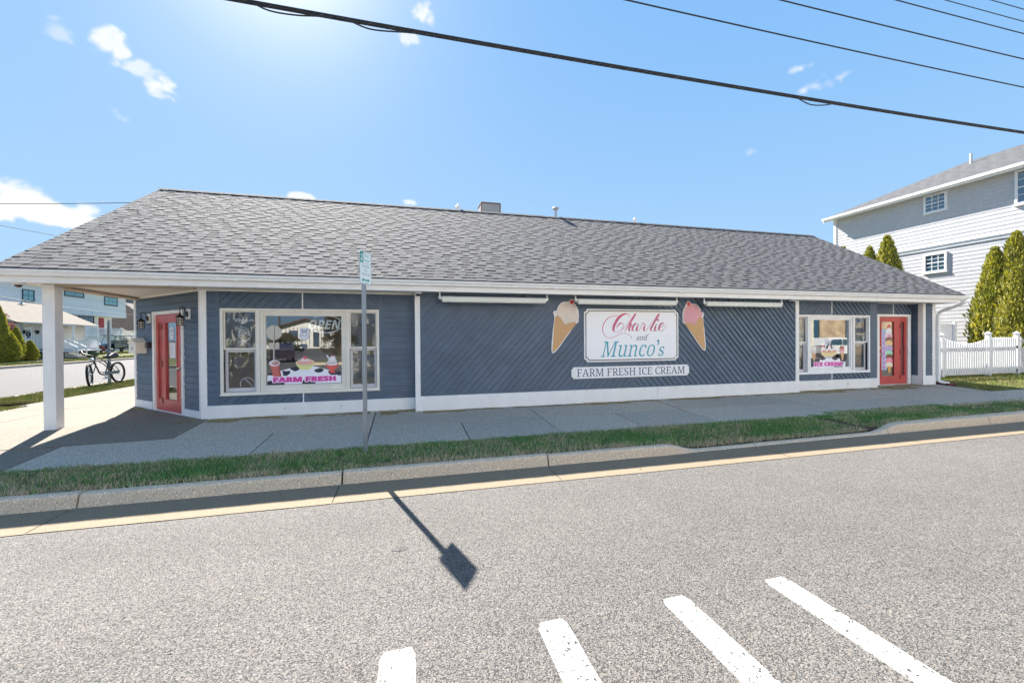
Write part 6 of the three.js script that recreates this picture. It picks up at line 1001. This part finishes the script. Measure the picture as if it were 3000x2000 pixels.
{
  const h = thing('panel_townhouse', 'white panelled townhouse with brown gable trim across the street', 'house'), F = new Frame([0, 0, 78], [-1, 0, 0], [0, 1, 0], [0, 0, -1]);
  const wl = std([0.74, 0.72, 0.66], 0.8), br = std([0.10, 0.06, 0.045], 0.8);
  const g = extrudePoly([[13.5, -0.2], [23.5, -0.2], [23.5, 3.9], [18.6, 5.4], [13.5, 3.9]], 8); g.translate(0, 0, -8); const wall = mesh('wall', F.put(boxUV(g)), wl, h);
  for (let u = 13.7; u < 23.4; u += 0.7) mesh('batten', F.box(u, u + 0.1, 0, 3.8, 0, 0.06), br, wall);
  mesh('roof', F.put(merge([(() => { const r = box(-5.6, 0, -0.1, 0.18, -8.6, 0.6); r.rotateZ(0.297); r.translate(18.6, 5.52, 0); return r; })(), (() => { const r = box(0, 5.5, -0.1, 0.18, -8.6, 0.6); r.rotateZ(-0.297); r.translate(18.6, 5.52, 0); return r; })()])), br, h);
  neighbourWindow(h, F, 14.2, 15.4, 2.2, 3.4, br, 2, 1, false); neighbourWindow(h, F, 16.2, 17.2, 0.2, 3.0, br, 2, 1, false); neighbourWindow(h, F, 20, 21.6, 2.0, 3.3, br, 2, 1, false);
  const k = thing('brown_roof_house', 'low brown-roofed house beside the panelled townhouse', 'house'); mesh('wall', box(-46, -29, -0.2, 3.2, 74, 82), wl, k); mesh('roof', (() => { const r = extrudePoly([[-47, 3.1], [-37.5, 5.2], [-28, 3.1]], 9.5); r.translate(0, 0, 73.3); return boxUV(r); })(), br, k); mesh('window', box(-36, -33, 1.4, 2.8, 73.9, 74), M.darkGlass, k);
}
{
  const h = thing('beige_building', 'beige stucco building with framed openings across the street', 'building'), F = new Frame([0, 0, 30], [-1, 0, 0], [0, 1, 0], [0, 0, -1]);
  const st = std([0.60, 0.45, 0.30], 0.85, { map: T.mottle });
  mesh('wall', wallGeo(F, -76, -34, -0.2, 6.5, -0.4, 0, [[-49.0, -46.6, 0.6, 4.6], [-57.5, -53.2, 0.4, 3.7], [-67, -63, 0.4, 3.6], [-43, -40, 0.5, 3.6]]), st, h);
  mesh('interior_wall', F.box(-76, -34, -0.2, 6.5, -2.0, -1.6), std([0.10, 0.085, 0.07], 0.9), h);
  for (const [a, b, c, d] of [[-49.0, -46.6, 0.6, 4.6], [-57.5, -53.2, 0.4, 3.7], [-67, -63, 0.4, 3.6], [-43, -40, 0.5, 3.6]]) neighbourWindow(h, F, a, b, c, d, std([0.10, 0.07, 0.05], 0.7), 2, 1, false);
  mesh('cornice', F.box(-76.3, -33.7, 6.3, 6.7, -2.2, 0.35), std([0.55, 0.45, 0.34], 0.8), h);
  const g = thing('grey_garage', 'long grey garage row behind the kerb across the street', 'garage'); mesh('wall', box(-3, 30, -0.2, 3.2, 42, 50), std([0.42, 0.42, 0.44], 0.8, { map: T.mottle }), g); mesh('roof', box(-3.4, 30.4, 3.2, 3.45, 41.6, 50.4), std([0.12, 0.12, 0.13], 0.9), g); for (let i = 0; i < 8; i++) mesh('garage_door', box(-1.8 + i * 4, 0.9 + i * 4, -0.2, 2.3, 41.95, 42), M.vinyl, g);
}
{
  const t = thing('dense_conifer', 'dense brown-green conifer across the street mirrored in the picture window', 'tree', [-4.6, -0.15, 23.2]);
  const g = crownGeo(91, 4.6, 1.2, 9000, 0.2, (q) => (1 - 0.55 * q) * Math.sqrt(sm(0, 0.1, q)) * (q > 0.96 ? 0.5 : 1), 0.35, [[0.10, 0.085, 0.05], [0.16, 0.13, 0.075]]); g.translate(0, 0.4, 0); mesh('crown', g, leafMat, t); mesh('trunk', rod([0, 0, 0], [0, 3, 0], 0.12, 0.05, 8), barkMat, t);
  const b = thing('bare_bush', 'twiggy olive bush before the panelled townhouse', 'bush', [-15.6, -0.15, 52]); const g2 = crownGeo(93, 2.3, 1.7, 2600, 0.34, ballShape, 0.35, [[0.13, 0.12, 0.06], [0.20, 0.18, 0.09]]); mesh('foliage', g2, leafMat, b); mesh('stems', merge([0, 1, 2, 3].map((i) => rod([0, 0, 0], [Math.cos(i * 1.6) * 1.2, 2.2, Math.sin(i * 1.6) * 1.2], 0.06, 0.02, 6))), barkMat, b);
  const s = thing('stop_sign', 'stop sign with small plate below seen from behind across the street', 'sign', [-6.25, -0.27, 13.2]); mesh('post', box(-0.03, 0.03, 0, 2.5, -0.02, 0.02), M.galv, s); const o = flat(new THREE.CylinderGeometry(0.38, 0.38, 0.004, 8)); o.rotateY(Math.PI / 8); o.rotateX(Math.PI / 2); o.translate(0, 2.12, 0.024); mesh('octagon', o, M.galv, s); const o2 = o.clone(); o2.translate(0, 0, 0.005); mesh('red_face', o2, std([0.42, 0.02, 0.025], 0.5), s); mesh('lower_plate', box(-0.23, 0.23, 1.30, 1.62, 0.022, 0.027), M.galv, s);
  const u = thing('rear_utility_pole', 'wooden utility pole beside the panelled townhouse', 'utility pole', [-17.9, -0.2, 58]); mesh('mast', rod([0, 0, 0], [0, 9, 0], 0.16, 0.12, 10), poleMat, u); mesh('crossarm', box(-1, 1, 8.0, 8.12, -0.05, 0.05), poleMat, u);
}
renderer.render(scene, camera);
